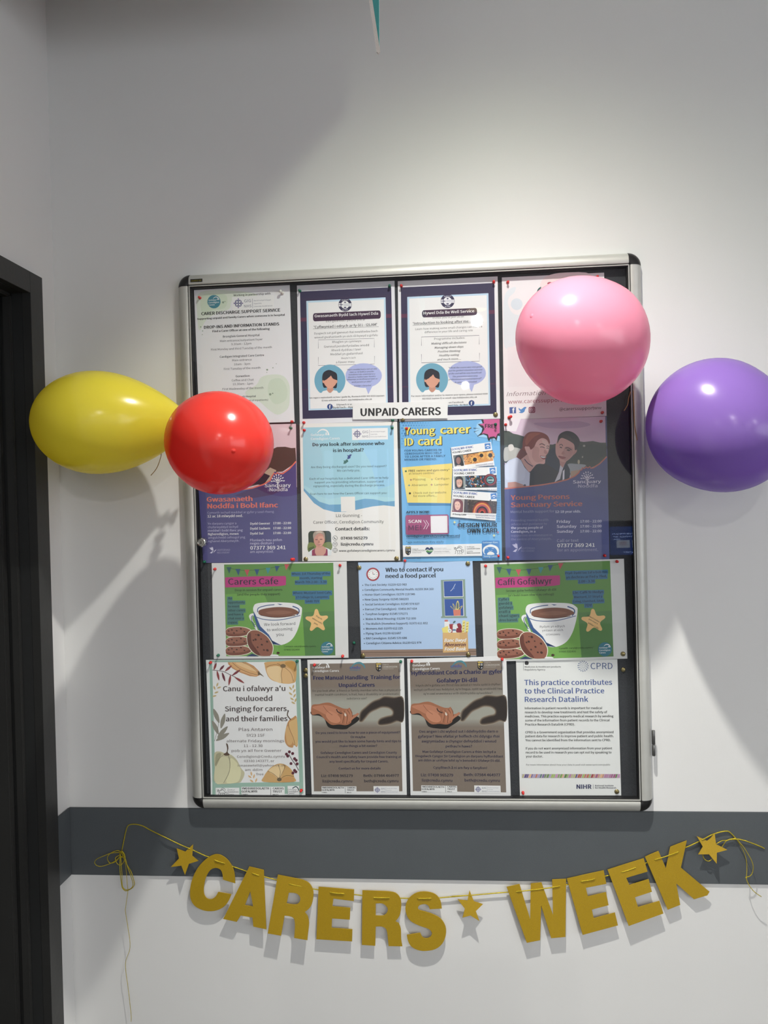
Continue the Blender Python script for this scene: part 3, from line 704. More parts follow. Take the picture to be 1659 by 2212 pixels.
p.R(863, 970, 904, 1006, '8a3c58', 8); p.R(868, 975, 899, 1001, 'd8d2d6', 6); p.R(871, 977, 896, 999, '8a3c58', 5); p.E(883, 988, 8, 8, 'd8d2d6'); p.E(883, 988, 4, 4, '8a3c58')
p.T('@carerssupportww', 1053, 1314, 993, '4c4448', 0, h=19)
p.done()

# ---- row 2 -------------------------------------------------------
def sanctuary(p, welsh, tree, colr):
    tx, ty, s = tree
    p.P([(tx - .05 * s, ty + .55 * s), (tx - .04 * s, ty + .1 * s), (tx + .04 * s, ty + .1 * s), (tx + .06 * s, ty + .55 * s)], colr)
    for a in (-75, -45, -18, 10, 38, 68):
        q = math.radians(a); p.L([(tx, ty + .2 * s), (tx + .3 * s * math.sin(q), ty - .22 * s * math.cos(q))], s * .03, colr)
    for rr, aa in ((.62, (-80, -58, -36, -14, 8, 30, 52, 76)), (.42, (-72, -44, -16, 12, 40, 68)), (.24, (-35, 0, 35))):
        for a in aa:
            q = math.radians(a); x, y = tx + rr * s * .8 * math.sin(q), ty + .12 * s - rr * s * math.cos(q)
            p.E(x, y, s * .045, s * .085, colr, rot=a, n=8)
def bird(p, x, y, s, col='b3b0c4'):
    p.P([(x, y), (x + 8 * s, y + 3 * s), (x + 10 * s, y - 2 * s), (x + 14 * s, y + 3 * s), (x + 19 * s, y - 6 * s), (x + 22 * s, y + 1 * s), (x + 25 * s, y - 3 * s), (x + 28 * s, y + 22 * s), (x + 14 * s, y + 16 * s)], col)
    p.P([(x + 28 * s, y + 23 * s), (x + 18 * s, y + 24 * s), (x + 4 * s, y + 36 * s), (x + 11 * s, y + 36 * s), (x + 17 * s, y + 38 * s)], col)
    p.P([(x + 27 * s, y + 36 * s), (x + 34 * s, y + 20 * s), (x + 48 * s, y + 10 * s), (x + 44 * s, y + 17 * s), (x + 34 * s, y + 27 * s)], col)
p = Sheet('youth_service_poster', [(430, 920), (639.3, 915.4), (643.8, 1213.2), (439, 1216)], YP, '4a4870', 196, True,
          'laminated purple Welsh poster with orange heading partly behind the red balloon', 'poster', bend=('x', lambda t: 0.001 * math.sin(math.pi * t), 6)).fr(*F3)
p.UV(0.0, 0.0, 1, .46, 'bfa7ae'); p.P([(500, 300), (700, 310), (740, 290), (800, 288), (845, 298), (874, 296), (880, 392), (840, 430), (780, 470), (700, 475), (620, 560), (500, 590)], '4a3b36')
p.P([(640, 480), (690, 440), (735, 460), (700, 560), (640, 590)], 'a8927e'); p.P([(560, 560), (620, 470), (690, 500), (640, 570)], '2e2c38')
p.P([(165, 600), (420, 610), (560, 588), (640, 562), (690, 535), (720, 470), (770, 482), (840, 445), (879, 395), (893, 1126), (200, 1136)], '484577')
p.P([(430, 645), (540, 600), (640, 575), (720, 620), (760, 560), (800, 600), (700, 640), (560, 665)], '46325e')
p.L([(420, 612), (560, 590), (640, 564), (690, 535), (705, 500), (718, 480), (728, 490), (742, 478), (755, 490), (768, 482), (780, 486), (830, 450), (879, 395)], 9, 'd0604a')
sanctuary(p, True, (746, 540, 92), 'd2d0dc')
p.T('Sanc', 650, 745, 584, 'd2d0dc', 1, h=24); p.T('uary', 757, 840, 582, 'd2d0dc', 1, h=24); p.T('The', 672, 705, 560, '7d76a0', 0); p.T('y', 672, 682, 610, '9a96b8', 0); p.T('Noddfa', 686, 817, 614, 'c4c2d2', 1, h=24)
p.T('Gwasanaeth', 225, 562, 690, 'c9604e', 2, h=33); p.T('Noddfa i Bobl Ifanc', 231, 748, 739, 'c9604e', 2, h=33)
p.T('Cymorth iechyd meddwl ar gyfer y sawl rhwng', 231, 718, 778, '9694b4', 0); p.T('12 ac 18 mlwydd oed.', 232, 491, 805, 'd0cfdc', 1)
for k, (t, b_) in enumerate((('Yn darparu cyngor a', 443), ('chyfarwyddyd iechyd', 455), ('meddwl i bobl ifanc yng', 490), ('Ngheredigion, mewn', 460), ('amgylchedd cefnogol yng', 508), ('nghanol Aberystwyth.', 465))):
    p.T(t, 233 + k, b_, 858 + k * 25.6, 'a09ebc' if k not in (3,) else 'c4c3d4', 1 if k in (2, 3) else 0)
for k, t in enumerate(('Dydd Gwener', 'Dydd Sadwrn', 'Dydd Sul')):
    p.T(t, 545, (690, 690, 641)[k], 858 + k * 36, 'd4d3de', 1); p.T('17:00 - 22:00', 712, 843, 855 + k * 36, 'd0cfdb', 1)
p.T('Ffoniwch neu anfon', 544, 775, 980, 'b4b2c8'); p.T('neges destun i', 544, 715, 1003, 'b4b2c8'); p.T('07377 369 241', 545, 803, 1040, 'e0dfe6', 1, h=25); p.T('am apwyntiad.', 544, 716, 1064, 'a8a6be')
bird(p, 243, 1025, 1.15); p.T('ADFERIAD', 303, 397, 1050, '8a88a6'); p.T('RECOVERY', 303, 393, 1069, '8a88a6')
p.done()

p = Sheet('hospital_carer_poster', [(647.3, 915.4), (857.9, 911), (864.4, 1210.8), (653.2, 1212.3)], YP - 0.0006, 'd2d0cc', 210, False,
          'pale blue wave poster asking about someone in hospital, portrait photo at lower left', 'poster', bend=('z', lambda t: 0.0008 * math.sin(math.pi * t), 6)).fr(*F3)
p.P([(927, 148), (1592, 132), (1601, 725), (1520, 716), (1440, 724), (1340, 745), (1240, 765), (1160, 765), (1080, 745), (1010, 700), (960, 640), (935, 610)], '5f97bb')
p.P([(927, 148), (1592, 132), (1600, 685), (1530, 690), (1450, 672), (1380, 668), (1280, 690), (1200, 710), (1120, 712), (1050, 690), (1000, 650), (960, 615), (935, 590)], '8fbccb')
p.P([(1300, 142), (1592, 132), (1598, 560), (1480, 600), (1420, 400), (1340, 260)], '88b8d2')
p.P([(1120, 712), (1200, 710), (1280, 690), (1380, 668), (1450, 672), (1530, 690), (1600, 685), (1600, 660), (1500, 655), (1380, 640), (1240, 650), (1120, 670), (1040, 650), (990, 600), (940, 570), (936, 592), (1000, 650), (1050, 690)], '97c2cd')
carers_word(p, 987, 162, 212, 'e8eef0')
health_logo(p, 1287, 155, 2.64)
p.T('Do you look after someone who', 1000, 1525, 284, '16202a', 2, h=23); p.T('is in hospital?', 1150, 1374, 327, '16202a', 2, h=23)
p.P([(1252, 378), (1258, 358), (1252, 348), (1266, 352), (1272, 344), (1288, 345), (1278, 358), (1276, 372), (1262, 378)], '3a4a84'); p.P([(1224, 412), (1230, 398), (1226, 388), (1240, 390), (1246, 380), (1256, 382), (1262, 396), (1250, 404), (1240, 412)], '3f6e68')
for t, a, b_, y in (('Are they being discharged soon? Do you need support?', 988, 1541, 445), ('We can help you.', 1178, 1348, 470), ('Each of our hospitals has a dedicated Carer Officer to help', 979, 1554, 530), ('support you by providing information, support and', 1014, 1517, 556),
                    ('signposting, especially during the discharge process.', 1005, 1529, 583), ('Scan here to see how the Carers Officer can support you:', 982, 1545, 640)):
    p.T(t, a, b_, y, '26323a')
p.R(1206, 654, 1312, 762, 'd2d0cc')
p.T('Liz Gunning -', 1172, 1362, 802, '2c2c2e', h=21); p.T('Carer Officer, Ceredigion Community', 1005, 1520, 851, '2c2c2e', h=21); p.T('Contact details:', 1165, 1417, 900, '141416', 2, h=22)
p.T('07498 965279', 1206, 1402, 967, '18181a', 2, h=20); p.T('liz@credu.cymru', 1207, 1443, 1011, '18181a', 2); p.T('www.gofalwyrceredigioncarers.cymru', 1192, 1600, 1056, '18181a', 1)
for yy in (956, 1000, 1044):
    p.E(1164, yy, 18, 18, '3a3a3c'); p.E(1164, yy, 15.5, 15.5, 'd2d0cc')
p.L([(1157, 949), (1160, 958), (1170, 963)], 5, '222222', 3); p.R(1155, 993, 1173, 1006, '3a3a3c'); p.R(1157, 995, 1171, 1004, 'd2d0cc'); p.L([(1156, 994), (1164, 1000), (1172, 994)], 1.5, '3a3a3c')
p.L([(1149, 1044), (1179, 1044)], 2, '3a3a3c'); p.L([(1164, 1029), (1164, 1059)], 2, '3a3a3c'); p.E(1164, 1044, 8, 15, '3a3a3c'); p.E(1164, 1044, 6, 13.5, 'd2d0cc'); p.L([(1164, 1029), (1164, 1059)], 1.5, '3a3a3c')
# portrait photo (frame 640,1120..860)
p.fr(640, 1120, 860)
p.R(196, 205, 574, 604, '2e3a2c', 52); p.S([(200, 400), (290, 395), (400, 420), (500, 385), (572, 395), (574, 500), (400, 560), (200, 540)], '6f7c3a'); p.P([(198, 480), (290, 450), (300, 520), (198, 545)], '4c5c2e')
p.P([(198, 550), (260, 505), (340, 470), (440, 460), (520, 490), (574, 520), (574, 590), (560, 604), (240, 604), (198, 580)], 'c9cfd0')
p.P([(255, 520), (330, 470), (430, 465), (510, 500), (512, 604), (255, 604)], '8c2f50'); p.P([(305, 500), (330, 450), (440, 450), (490, 490), (478, 560), (440, 604), (330, 604), (305, 560)], 'c08d7d')
p.S([(285, 330), (290, 260), (330, 225), (390, 215), (440, 240), (468, 300), (465, 370), (440, 420), (400, 470), (350, 470), (310, 430), (288, 380)], 'bd8474')
p.S([(360, 300), (430, 290), (452, 340), (430, 420), (390, 450), (370, 400)], 'c9937f'); p.E(330, 345, 22, 7, '6e4440'); p.E(405, 340, 24, 7, '6e4440'); p.P([(372, 345), (388, 395), (350, 400)], 'a8705f'); p.S([(335, 420), (375, 415), (415, 420), (375, 436)], 'a04c50'); p.L([(345, 422), (408, 422)], 4, 'd8c4ba')
p.S([(278, 320), (275, 260), (300, 218), (350, 203), (420, 203), (460, 240), (470, 330), (452, 320), (440, 270), (390, 240), (340, 260), (310, 290), (290, 330)], '9c8c7e'); p.S([(320, 240), (350, 212), (400, 208), (430, 235), (380, 232)], 'b8ab9c')
p.done()

p = Sheet('young_carer_card_poster', [(863.5, 912), (1079.3, 905.7), (1084.5, 1211), (870.6, 1213.9)], YP - 0.0004, '62a4d2', 212, True,
          'bright blue laminated young carer ID card poster with three sample cards', 'poster', bend=('x', lambda t: 0.0012 * math.sin(2 * math.pi * t) * .6, 8)).fr(860, 900, 1095)
p.UV(0.01, 0.0, 0.99, 0.99, '5fa3d4')
for k in range(11):
    for j in range(9):
        r = 15 - (k + j) * 0.95
        if r > 1.5 and k + j < 13: p.E(60 + k * 40 + (j % 2) * 20, 95 + j * 40, r, r, '3f82bc', n=10)
p.P([(1200, 115), (1300, 40), (1548, 40), (1552, 380), (1480, 360), (1400, 330), (1230, 310), (1170, 240), (1190, 180)], '86b8da')
p.P([(1215, 115), (1290, 105), (1265, 45), (1548, 38), (1550, 300), (1520, 290), (1500, 370), (1470, 330), (1400, 340), (1380, 375), (1350, 290), (1300, 270), (1210, 300), (1270, 240), (1285, 180)], '1c1c24')
p.P([(1240, 118), (1310, 100), (1300, 42), (1548, 38), (1549, 250), (1515, 262), (1492, 320), (1460, 300), (1400, 310), (1385, 330), (1370, 270), (1310, 255), (1275, 262), (1318, 190), (1300, 140)], 'bd4b86')
for a in ([(1150, 175), (1250, 180)], [(1155, 232), (1240, 205)], [(1400, 335), (1390, 395)], [(1430, 320), (1438, 420)], [(1210, 300), (1260, 255)]): p.L(a, 9, '1c1c24', 0, 1)
p.T('FREE', 1322, 1508, 172, '1a1a20', 2, h=58, rot=1)
for dx, col in ((12, '22222a'), (0, 'e2c743')):
    p.k += 4
    p.T('Young', 92 + dx, 565 + dx, 275 + dx * .6, col, 2, h=108); p.T('carer', 640 + dx, 1108 + dx, 262 + dx * .6, col, 2, h=118)
    p.T('ID', 98 + dx, 235 + dx, 443 + dx * .6, col, 2, h=110); p.T('card', 300 + dx, 664 + dx, 438 + dx * .6, col, 2, h=120); p.k += 4
for k, (t, b_) in enumerate((('FOR YOUNG CARERS IN', 662), ('CEREDIGION WHO HELP', 666), ('TO LOOK AFTER A FAMILY', 722), ('MEMBER OR FRIEND.', 592))):
    p.T(t, 98, b_, 534 + k * 46, '2e5a7c', 1, h=29)
p.P([(78, 810), (830, 745), (806, 1350), (160, 1350)], '3f7eb0'); p.P([(58, 775), (830, 712), (806, 1320), (142, 1312)], 'ddc25c'); p.P([(300, 900), (620, 980), (590, 1315), (300, 1312)], 'e2cb6c')
p.E(118, 833, 15, 15, '3e6a3e'); p.T('FREE', 160, 262, 842, '4c4226', 2, h=30); p.T('swims and gym entry*', 275, 785, 838, '4c4226', 1, h=28); p.T('at leisure centres:', 162, 555, 884, '4c4226', 0)
p.T('Plascrug', 228, 420, 973, '4c4226', h=30); p.T('Cardigan', 565, 778, 963, '4c4226', h=30); p.T('Aberaeron', 206, 445, 1060, '4c4226', h=30); p.T('Lampeter', 556, 772, 1052, '4c4226', h=30)
def spark(x, y, r, col): p.P([(x, y - r), (x + r * .25, y - r * .25), (x + r, y), (x + r * .25, y + r * .25), (x, y + r), (x - r * .25, y + r * .25), (x - r, y), (x - r * .25, y - r * .25)], col)
spark(195, 965, 22, '8c5a5a'); spark(515, 958, 22, 'a09060'); spark(168, 1048, 22, '3c7c8c'); spark(510, 1040, 22, 'a0646c')
p.E(180, 1170, 16, 16, '221c18'); p.T('Check out our website', 230, 735, 1180, '4c4226', h=30); p.T('for more offers...', 232, 590, 1226, '4c4226', h=30)
def idcard(q, *_):
    p.P([(x - 8, y + 14) for x, y in q], '2c4c66'); p.P(q, 'd8dade')
idcard([(806, 468), (1415, 388), (1470, 745), (845, 800)], 0, 0, 0, 0)
def logo_tile(x, y, s, a=0):
    p.P([(x, y), (x + 90 * s, y - 10 * s), (x + 97 * s, y + 78 * s), (x + 8 * s, y + 88 * s)], '3a78bc'); p.S([(x + 14 * s, y + 52 * s), (x + 30 * s, y + 26 * s), (x + 48 * s, y + 18 * s), (x + 66 * s, y + 24 * s), (x + 88 * s, y + 46 * s), (x + 66 * s, y + 38 * s), (x + 48 * s, y + 36 * s), (x + 32 * s, y + 40 * s)], 'd8e4ee'); p.S([(x + 36 * s, y + 66 * s), (x + 48 * s, y + 54 * s), (x + 60 * s, y + 54 * s), (x + 70 * s, y + 62 * s)], 'd8e4ee')
logo_tile(1318, 412, .98)
p.T('GOFALWR IFANC', 818, 1152, 518, '2a4a94', 2, h=32, rot=-7.5); p.T('YOUNG CARER', 826, 1120, 566, '1a1a22', 2, h=30, rot=-7.5)
p.P([(838, 592), (992, 572), (1005, 745), (862, 762)], '6a6c66'); p.S([(868, 730), (862, 660), (880, 606), (915, 588), (950, 600), (975, 650), (1002, 740), (960, 752), (900, 756)], '1c1a20'); p.S([(885, 660), (900, 625), (935, 622), (955, 660), (945, 710), (918, 726), (892, 700)], '8c5c50'); p.P([(895, 742), (950, 738), (960, 752), (890, 757)], 'c8b8b0')
p.P([(990, 575), (1440, 510), (1450, 672), (1015, 738)], 'cb8a3c'); p.P([(990, 575), (1440, 510), (1441, 522), (1000, 588)], '2a2420')
random.seed(3)
for k in range(60):
    u, v = random.random(), random.random(); x = 1000 + u * 190 + 0 * v; y = 590 - (x - 1000) * .145 + v * 130; p.E(x, y, 6 + 5 * random.random(), 5, random.choice(['8a4c24', '6a3220', 'e0a858', '4c2a1c']), n=7)
for x, y, r in ((1170, 655, 62), (1270, 592, 58), (1405, 590, 66)):
    for a in range(14): q_ = math.radians(a * 360 / 14); p.E(x + r * .72 * math.cos(q_), y + r * .72 * math.sin(q_), r * .36, r * .15, random.choice(['d89a3e', 'e0ac50', 'c27c30']), rot=a * 360 / 14, n=10)
    p.E(x, y, r * .5, r * .5, '2a2020', n=18)
p.T('Dyddiad geni/DOB: 22/02/09', 1185, 1452, 752, '3a4a84', 1, rot=-7.5); p.T('Dyddiad dod i ben/Exp: 10/24', 1230, 1452, 770, '3a4a84', 1, rot=-7.5)
idcard([(835, 785), (1500, 765), (1508, 1130), (835, 1112)], 0, 0, 0, 0)
logo_tile(1392, 786, 1.0)
p.T('GOFALWR IFANC', 848, 1205, 836, '2a4a94', 2, h=34); p.T('YOUNG CARER', 852, 1165, 885, '1a1a22', 2, h=32)
p.P([(848, 912), (1020, 905), (1025, 1105), (862, 1105)], '84908e'); p.S([(872, 1000), (872, 940), (900, 915), (950, 912), (985, 940), (992, 1000), (985, 1080), (880, 1085)], '241c1c'); p.S([(888, 990), (900, 962), (950, 955), (978, 985), (968, 1050), (935, 1080), (900, 1060)], 'c49480'); p.S([(870, 1104), (890, 1085), (930, 1095), (975, 1078), (1018, 1104)], '3a4450'); p.E(915, 1012, 8, 4, '33221e'); p.E(952, 1006, 8, 4, '33221e'); p.S([(912, 1045), (935, 1048), (955, 1040), (935, 1056)], 'e4d8d0')
p.P([(1022, 905), (1500, 888), (1504, 1080), (1027, 1085)], '222a34')
for k in range(90):
    x = 1030 + random.random() * 300; y = 905 + random.random() * 170; p.E(x, y, 5 + random.random() * 17, 4 + random.random() * 9, random.choice(['2e5a86', '4c7ea8', '1c2c3c', 'b8502c', 'c8803c', '2c5c3c', '6e98b0', 'd8c8a8', '3c6c94']), rot=random.random() * 180, n=9)
for r, c in ((105, '5c1c24'), (90, '8c2c34'), (74, '3c161c'), (58, '4c8c90'), (40, '1e3c44')): p.E(1405, 965, r * .98, r * .9, c, n=24)
for k in range(5): p.E(1375 + k * 18, 968, 8, 10, 'c8d4cc', n=6)
p.P([(1022, 1085), (1504, 1080), (1506, 1130), (1022, 1112)], 'd8dade'); p.T('Dyddiad geni/DOB: 05/03/10', 1210, 1502, 1125, '3a4a84', 1); p.T('Exp: 02/28', 1420, 1502, 1150, '3a4a84', 1)
idcard([(830, 1118), (1508, 1165), (1486, 1585), (796, 1528)], 0, 0, 0, 0)
logo_tile(1408, 1175, 1.0)
p.T('GOFALWR IFANC', 842, 1210, 1172, '2a4a94', 2, h=34, rot=3.5); p.T('YOUNG CARER', 838, 1165, 1225, '1a1a22', 2, h=32, rot=3.5)
p.P([(832, 1248), (1006, 1260), (992, 1462), (818, 1450)], '9c9490'); p.S([(850, 1440), (840, 1330), (870, 1262), (930, 1256), (985, 1300), (988, 1400), (978, 1455), (900, 1456)], '76404c'); p.S([(862, 1330), (880, 1296), (925, 1296), (950, 1340), (940, 1400), (905, 1428), (872, 1400)], 'd4a898'); p.E(882, 1342, 8, 4, '3c2424'); p.E(922, 1344, 8, 4, '3c2424'); p.S([(884, 1388), (905, 1392), (925, 1386), (905, 1400)], 'b04c50'); p.P([(822, 1430), (860, 1440), (900, 1456), (820, 1450)], '8c4c5c')
p.P([(1010, 1258), (1508, 1292), (1498, 1480), (1000, 1462)], '423430')
for k in range(70):
    x = 1015 + random.random() * 480; y = 1275 + random.random() * 190; p.E(x, y, 5 + random.random() * 14, 4 + random.random() * 10, random.choice(['4e3e36', '33282a', '5c4c40', '3c3c30', '6a5c4c']), rot=random.random() * 180, n=8)
for r, c in ((150, '8c2c28'), (132, 'd08434'), (112, 'b05058'), (88, '2c2838'), (66, '8c2c2c'), (44, 'c04430'), (28, '1c1414')):
    p.P([(1280 + r * math.cos(math.radians(a)), 1470 + (r * 1.18) * math.sin(math.radians(a))) for a in range(180, 361, 12)], c)
p.P([(1000, 1462), (1498, 1480), (1494, 1500), (998, 1482)], 'd8dade')
p.T('A Young Carer', 830, 1042, 1494, '24242c', 2, rot=3.0); p.T('Dyddiad geni/DOB: 14/11/08', 1180, 1475, 1508, '3a4a84', 1, rot=3); p.T('Dyddiad dod i ben/Exp: 01/26', 1188, 1475, 1540, '3a4a84', 1, rot=3)
for k in range(24):
    y = 990 + k * 26 if k < 18 else 1440 + (k - 17) * 26; p.L([(1508 + j * 10, y + (9 if j % 2 else 0)) for j in range(6)], 6, '2a5c8c')
p.fr(860, 1080, 1095)
p.T('APPLY NOW:', 122, 486, 203, '16222e', 2, h=32)
p.R(112, 232, 776, 520, '8c3a66', 26); p.R(118, 236, 770, 400, '9c4874', 22); p.T('SCAN', 156, 354, 350, 'e8dce4', 1, h=46); p.T('ME!', 160, 356, 462, '3c2c48', 0, h=74)
for x in (388, 425): p.L([(x, 308), (x + 42, 372), (x + 2, 444)], 7, 'e0ccd8')
p.R(495, 245, 755, 500, 'd4d0d2')
p.T('ceredigion.gov.uk/youngcarercard', 125, 942, 570, '17324a', 2, h=30); p.L([(125, 579), (942, 568)], 4, '17324a')
p.T('*age restrictions may apply', 125, 695, 658, '1c3448', 0, h=30)
p.T('DESIGN YOUR', 922, 1508, 416, '14181e', 2, h=62); p.T('OWN CARD', 1052, 1514, 500, '14181e', 2, h=62)
spark(862, 338, 26, 'd8ca70'); spark(935, 322, 24, '2c5c84'); spark(912, 382, 22, '9c4c6c'); spark(1522, 492, 24, 'b04858'); spark(1463, 542, 26, 'd8ca70')
p.P([(70, 690), (1275, 665), (1280, 852), (78, 866)], 'd6d6d8')
crest(p, 112, 715, 4.1, False); p.T('Cyngor Sir', 215, 310, 752, '3c3c40', 1); p.T('CEREDIGION', 215, 405, 784, '2c2c30', 0, h=26); p.T('County Council', 215, 355, 808, '3c3c40', 1)
p.S([(475, 828), (430, 790), (415, 752), (435, 722), (462, 722), (478, 738), (495, 720), (522, 722), (538, 752), (520, 792)], '2e3c64'); p.S([(418, 765), (440, 752), (470, 768), (500, 748), (534, 765), (520, 790), (475, 800), (430, 788)], '4c8a44'); p.L([(420, 775), (450, 758), (480, 772), (530, 770)], 9, 'd6d6d8', 3)
p.T('Cynnal Cymunedau Ceredigion', 545, 740, 740, '7c7c80', 1); p.T('Cymunedau, Iechyd a Lles', 545, 810, 762, '9c9ca0'); p.T('Cymunedau Ceredigion', 545, 778, 792, '7c7c80', 1); p.T('Strong Healthy Communities', 545, 800, 815, '9c9ca0')
dragon(p, 845, 702, 4.8); p.L([(1022, 700), (1024, 830)], 4, '333333')
p.T('Noddir gan', 1046, 1160, 722, '333333', 1); p.T('Lywodraeth Cymru', 1046, 1250, 750, '1c1c1c', 2); p.T('Funded by', 1046, 1140, 788, '333333', 1); p.T('Welsh Government', 1046, 1252, 816, '1c1c1c', 2)
p.R(1278, 622, 1550, 888, '3c7cbc', 22); p.S([(1290, 770), (1310, 720), (1360, 690), (1410, 676), (1465, 690), (1512, 715), (1535, 760), (1528, 830), (1470, 800), (1410, 790), (1350, 800), (1320, 830)], 'd4e2ec'); p.S([(1315, 770), (1345, 728), (1410, 715), (1470, 728), (1505, 770), (1500, 815), (1410, 790), (1325, 820)], '3c7cbc'); p.S([(1355, 832), (1370, 800), (1410, 788), (1450, 800), (1468, 830), (1410, 836)], 'd4e2ec')
p.L([(1340, 745), (1356, 735), (1374, 748)], 5, 'd4e2ec', 3); p.L([(1428, 745), (1444, 735), (1462, 745)], 5, 'd4e2ec', 3); p.L([(1380, 772), (1408, 782), (1436, 768)], 5, 'd4e2ec', 3)
p.T('Gofalwyr Ifanc', 1290, 1522, 660, 'b8d0e4', 1); p.T('Young Carers', 1302, 1515, 870, 'b8d0e4', 1, h=28); p.T('September 2023', 115, 345, 900, '1c3c58', 0)
p.done()

p = Sheet('youth_service_poster', [(1088.3, 906.6), (1310.6, 899.3), (1316.5, 1207.9), (1092.4, 1210.4)], YP - 0.0002, '454a78', 198, True,
          'laminated purple poster with photo of smiling red-haired woman and dark-haired young man', 'poster', bend=('x', lambda t: 0.001 * math.sin(math.pi * t), 6)).fr(1080, 890, 1330)
p.UV(0.005, 0.0, 0.985, .62, 'b5a2b3'); p.P([(55, 110), (300, 95), (230, 280), (60, 270)], 'c6c0c6'); p.S([(480, 160), (800, 150), (1100, 130), (1300, 180), (1100, 230), (700, 230)], 'a390a8')
p.P([(57, 268), (130, 275), (190, 310), (260, 325), (340, 350), (700, 465), (830, 470), (1140, 420), (1200, 430), (1330, 415), (1440, 440), (1524, 440), (1530, 640), (1400, 760), (1300, 800), (1180, 800), (1000, 900), (400, 900), (60, 720)], '3c4440')
p.S([(750, 470), (1000, 480), (1480, 460), (1520, 560), (1400, 680), (1200, 720), (1000, 740), (800, 700)], '343e3c')
p.S([(60, 530), (120, 500), (200, 505), (300, 540), (250, 640), (150, 680), (62, 700)], '9c9c98'); p.S([(120, 480), (180, 465), (200, 530), (140, 560)], 'b8b4b0')
p.S([(970, 750), (1100, 745), (1230, 760), (1200, 800), (1130, 870), (1000, 880)], '8c949a'); p.P([(1015, 850), (1120, 830), (1150, 860), (1040, 950), (1010, 930)], 'a08870'); p.E(1128, 715, 16, 32, 'a8a48c'); p.E(1205, 485, 18, 15, '8c8c84'); p.E(1182, 645, 10, 14, '8c8c84')
# man
p.P([(640, 700), (720, 540), (790, 500), (870, 700), (960, 740), (1000, 820), (1005, 900), (990, 960), (770, 1010), (640, 1030), (420, 1060), (430, 860), (520, 760)], '2a3244')
p.P([(430, 860), (480, 780), (640, 730), (760, 800), (840, 860), (830, 960), (420, 1062)], '2b2a33'); p.P([(845, 860), (870, 720), (940, 720), (905, 800), (880, 880), (860, 960), (780, 1008)], 'b4b4bc'); p.P([(900, 850), (925, 820), (922, 960), (895, 985)], 'c0c0c8')
p.P([(850, 690), (960, 690), (900, 800), (862, 760)], 'a87c74')
p.S([(795, 520), (800, 460), (830, 400), (900, 370), (1000, 400), (1060, 450), (1085, 530), (1060, 600), (1010, 660), (940, 712), (880, 712), (830, 660), (800, 600)], 'b58c84'); p.S([(1060, 560), (1095, 535), (1098, 570), (1060, 612), (1040, 612)], 'a87c74'); p.S([(930, 500), (1040, 520), (1030, 620), (940, 700), (900, 640)], 'a67c76')
p.S([(820, 455), (835, 350), (880, 300), (960, 272), (1050, 295), (1120, 360), (1145, 440), (1100, 530), (1072, 545), (1062, 470), (1010, 425), (930, 385), (880, 372), (850, 400)], '2c2a30'); p.S([(870, 340), (930, 320), (1010, 360), (1060, 440), (980, 400), (900, 370)], '3c3838')
p.L([(850, 478), (880, 462), (900, 490)], 10, '33282c', 3); p.L([(935, 518), (980, 515), (1025, 545)], 13, '33282c', 3); p.E(872, 508, 20, 9, '4c3c40', 20); p.E(980, 548, 26, 11, '3c3034', 10); p.S([(905, 560), (930, 590), (905, 610), (878, 600)], 'a07068'); p.S([(835, 630), (870, 632), (945, 652), (900, 678), (850, 655)], '8c4c50'); p.L([(838, 632), (890, 648), (945, 655)], 4, '5c3034', 3)
# woman
p.S([(235, 650), (270, 570), (330, 500), (380, 500), (420, 560), (400, 640), (320, 680), (250, 672)], '6c3a36')
p.P([(300, 680), (400, 600), (500, 700), (530, 740), (440, 850), (410, 860), (340, 760)], 'b58c84')
p.S([(370, 500), (420, 470), (480, 480), (560, 390), (640, 370), (700, 430), (710, 490), (690, 580), (650, 640), (640, 740), (560, 742), (480, 760), (430, 700), (400, 620), (370, 560)], 'c69c94')
p.S([(600, 400), (680, 430), (700, 500), (680, 560), (640, 500)], 'd0aaa0'); p.S([(480, 500), (560, 520), (560, 640), (620, 700), (520, 720), (460, 640)], 'ba8c84')
p.S([(330, 540), (325, 440), (350, 350), (410, 292), (500, 282), (600, 295), (680, 340), (715, 420), (705, 460), (670, 400), (600, 375), (530, 420), (490, 500), (440, 540), (420, 500), (385, 500), (380, 560)], '7c3c34'); p.S([(360, 420), (400, 330), (480, 296), (580, 310), (500, 350), (420, 430), (380, 480)], '96503e'); p.S([(355, 500), (400, 500), (440, 545), (430, 600), (395, 590), (372, 560)], 'c69c94')
p.L([(565, 470), (600, 455), (645, 478)], 11, '4c2c2c', 3); p.L([(665, 495), (690, 485), (700, 505)], 8, '4c2c2c', 3); p.L([(575, 505), (605, 500), (640, 515)], 9, '3a2426', 3); p.L([(665, 520), (685, 516), (698, 530)], 8, '3a2426', 3); p.S([(640, 540), (685, 590), (660, 605), (628, 585)], 'b5847c')
p.S([(572, 628), (620, 632), (664, 640), (640, 680), (600, 672)], '8c3c40'); p.S([(580, 634), (620, 638), (655, 643), (630, 660), (595, 652)], 'e0d4d0')
p.P([(66, 760), (130, 690), (240, 650), (300, 690), (350, 790), (410, 860), (430, 870), (420, 1065), (70, 1085)], 'a9b0c4'); p.S([(80, 780), (200, 680), (300, 720), (360, 830), (330, 980), (140, 980), (80, 940)], 'b0b7ca'); p.P([(110, 1010), (220, 1000), (330, 1040), (350, 1070), (110, 1082)], 'a87c74'); p.L([(350, 675), (400, 735), (470, 780)], 12, '3c3450', 3); p.E(355, 1052, 18, 16, '4c4654')
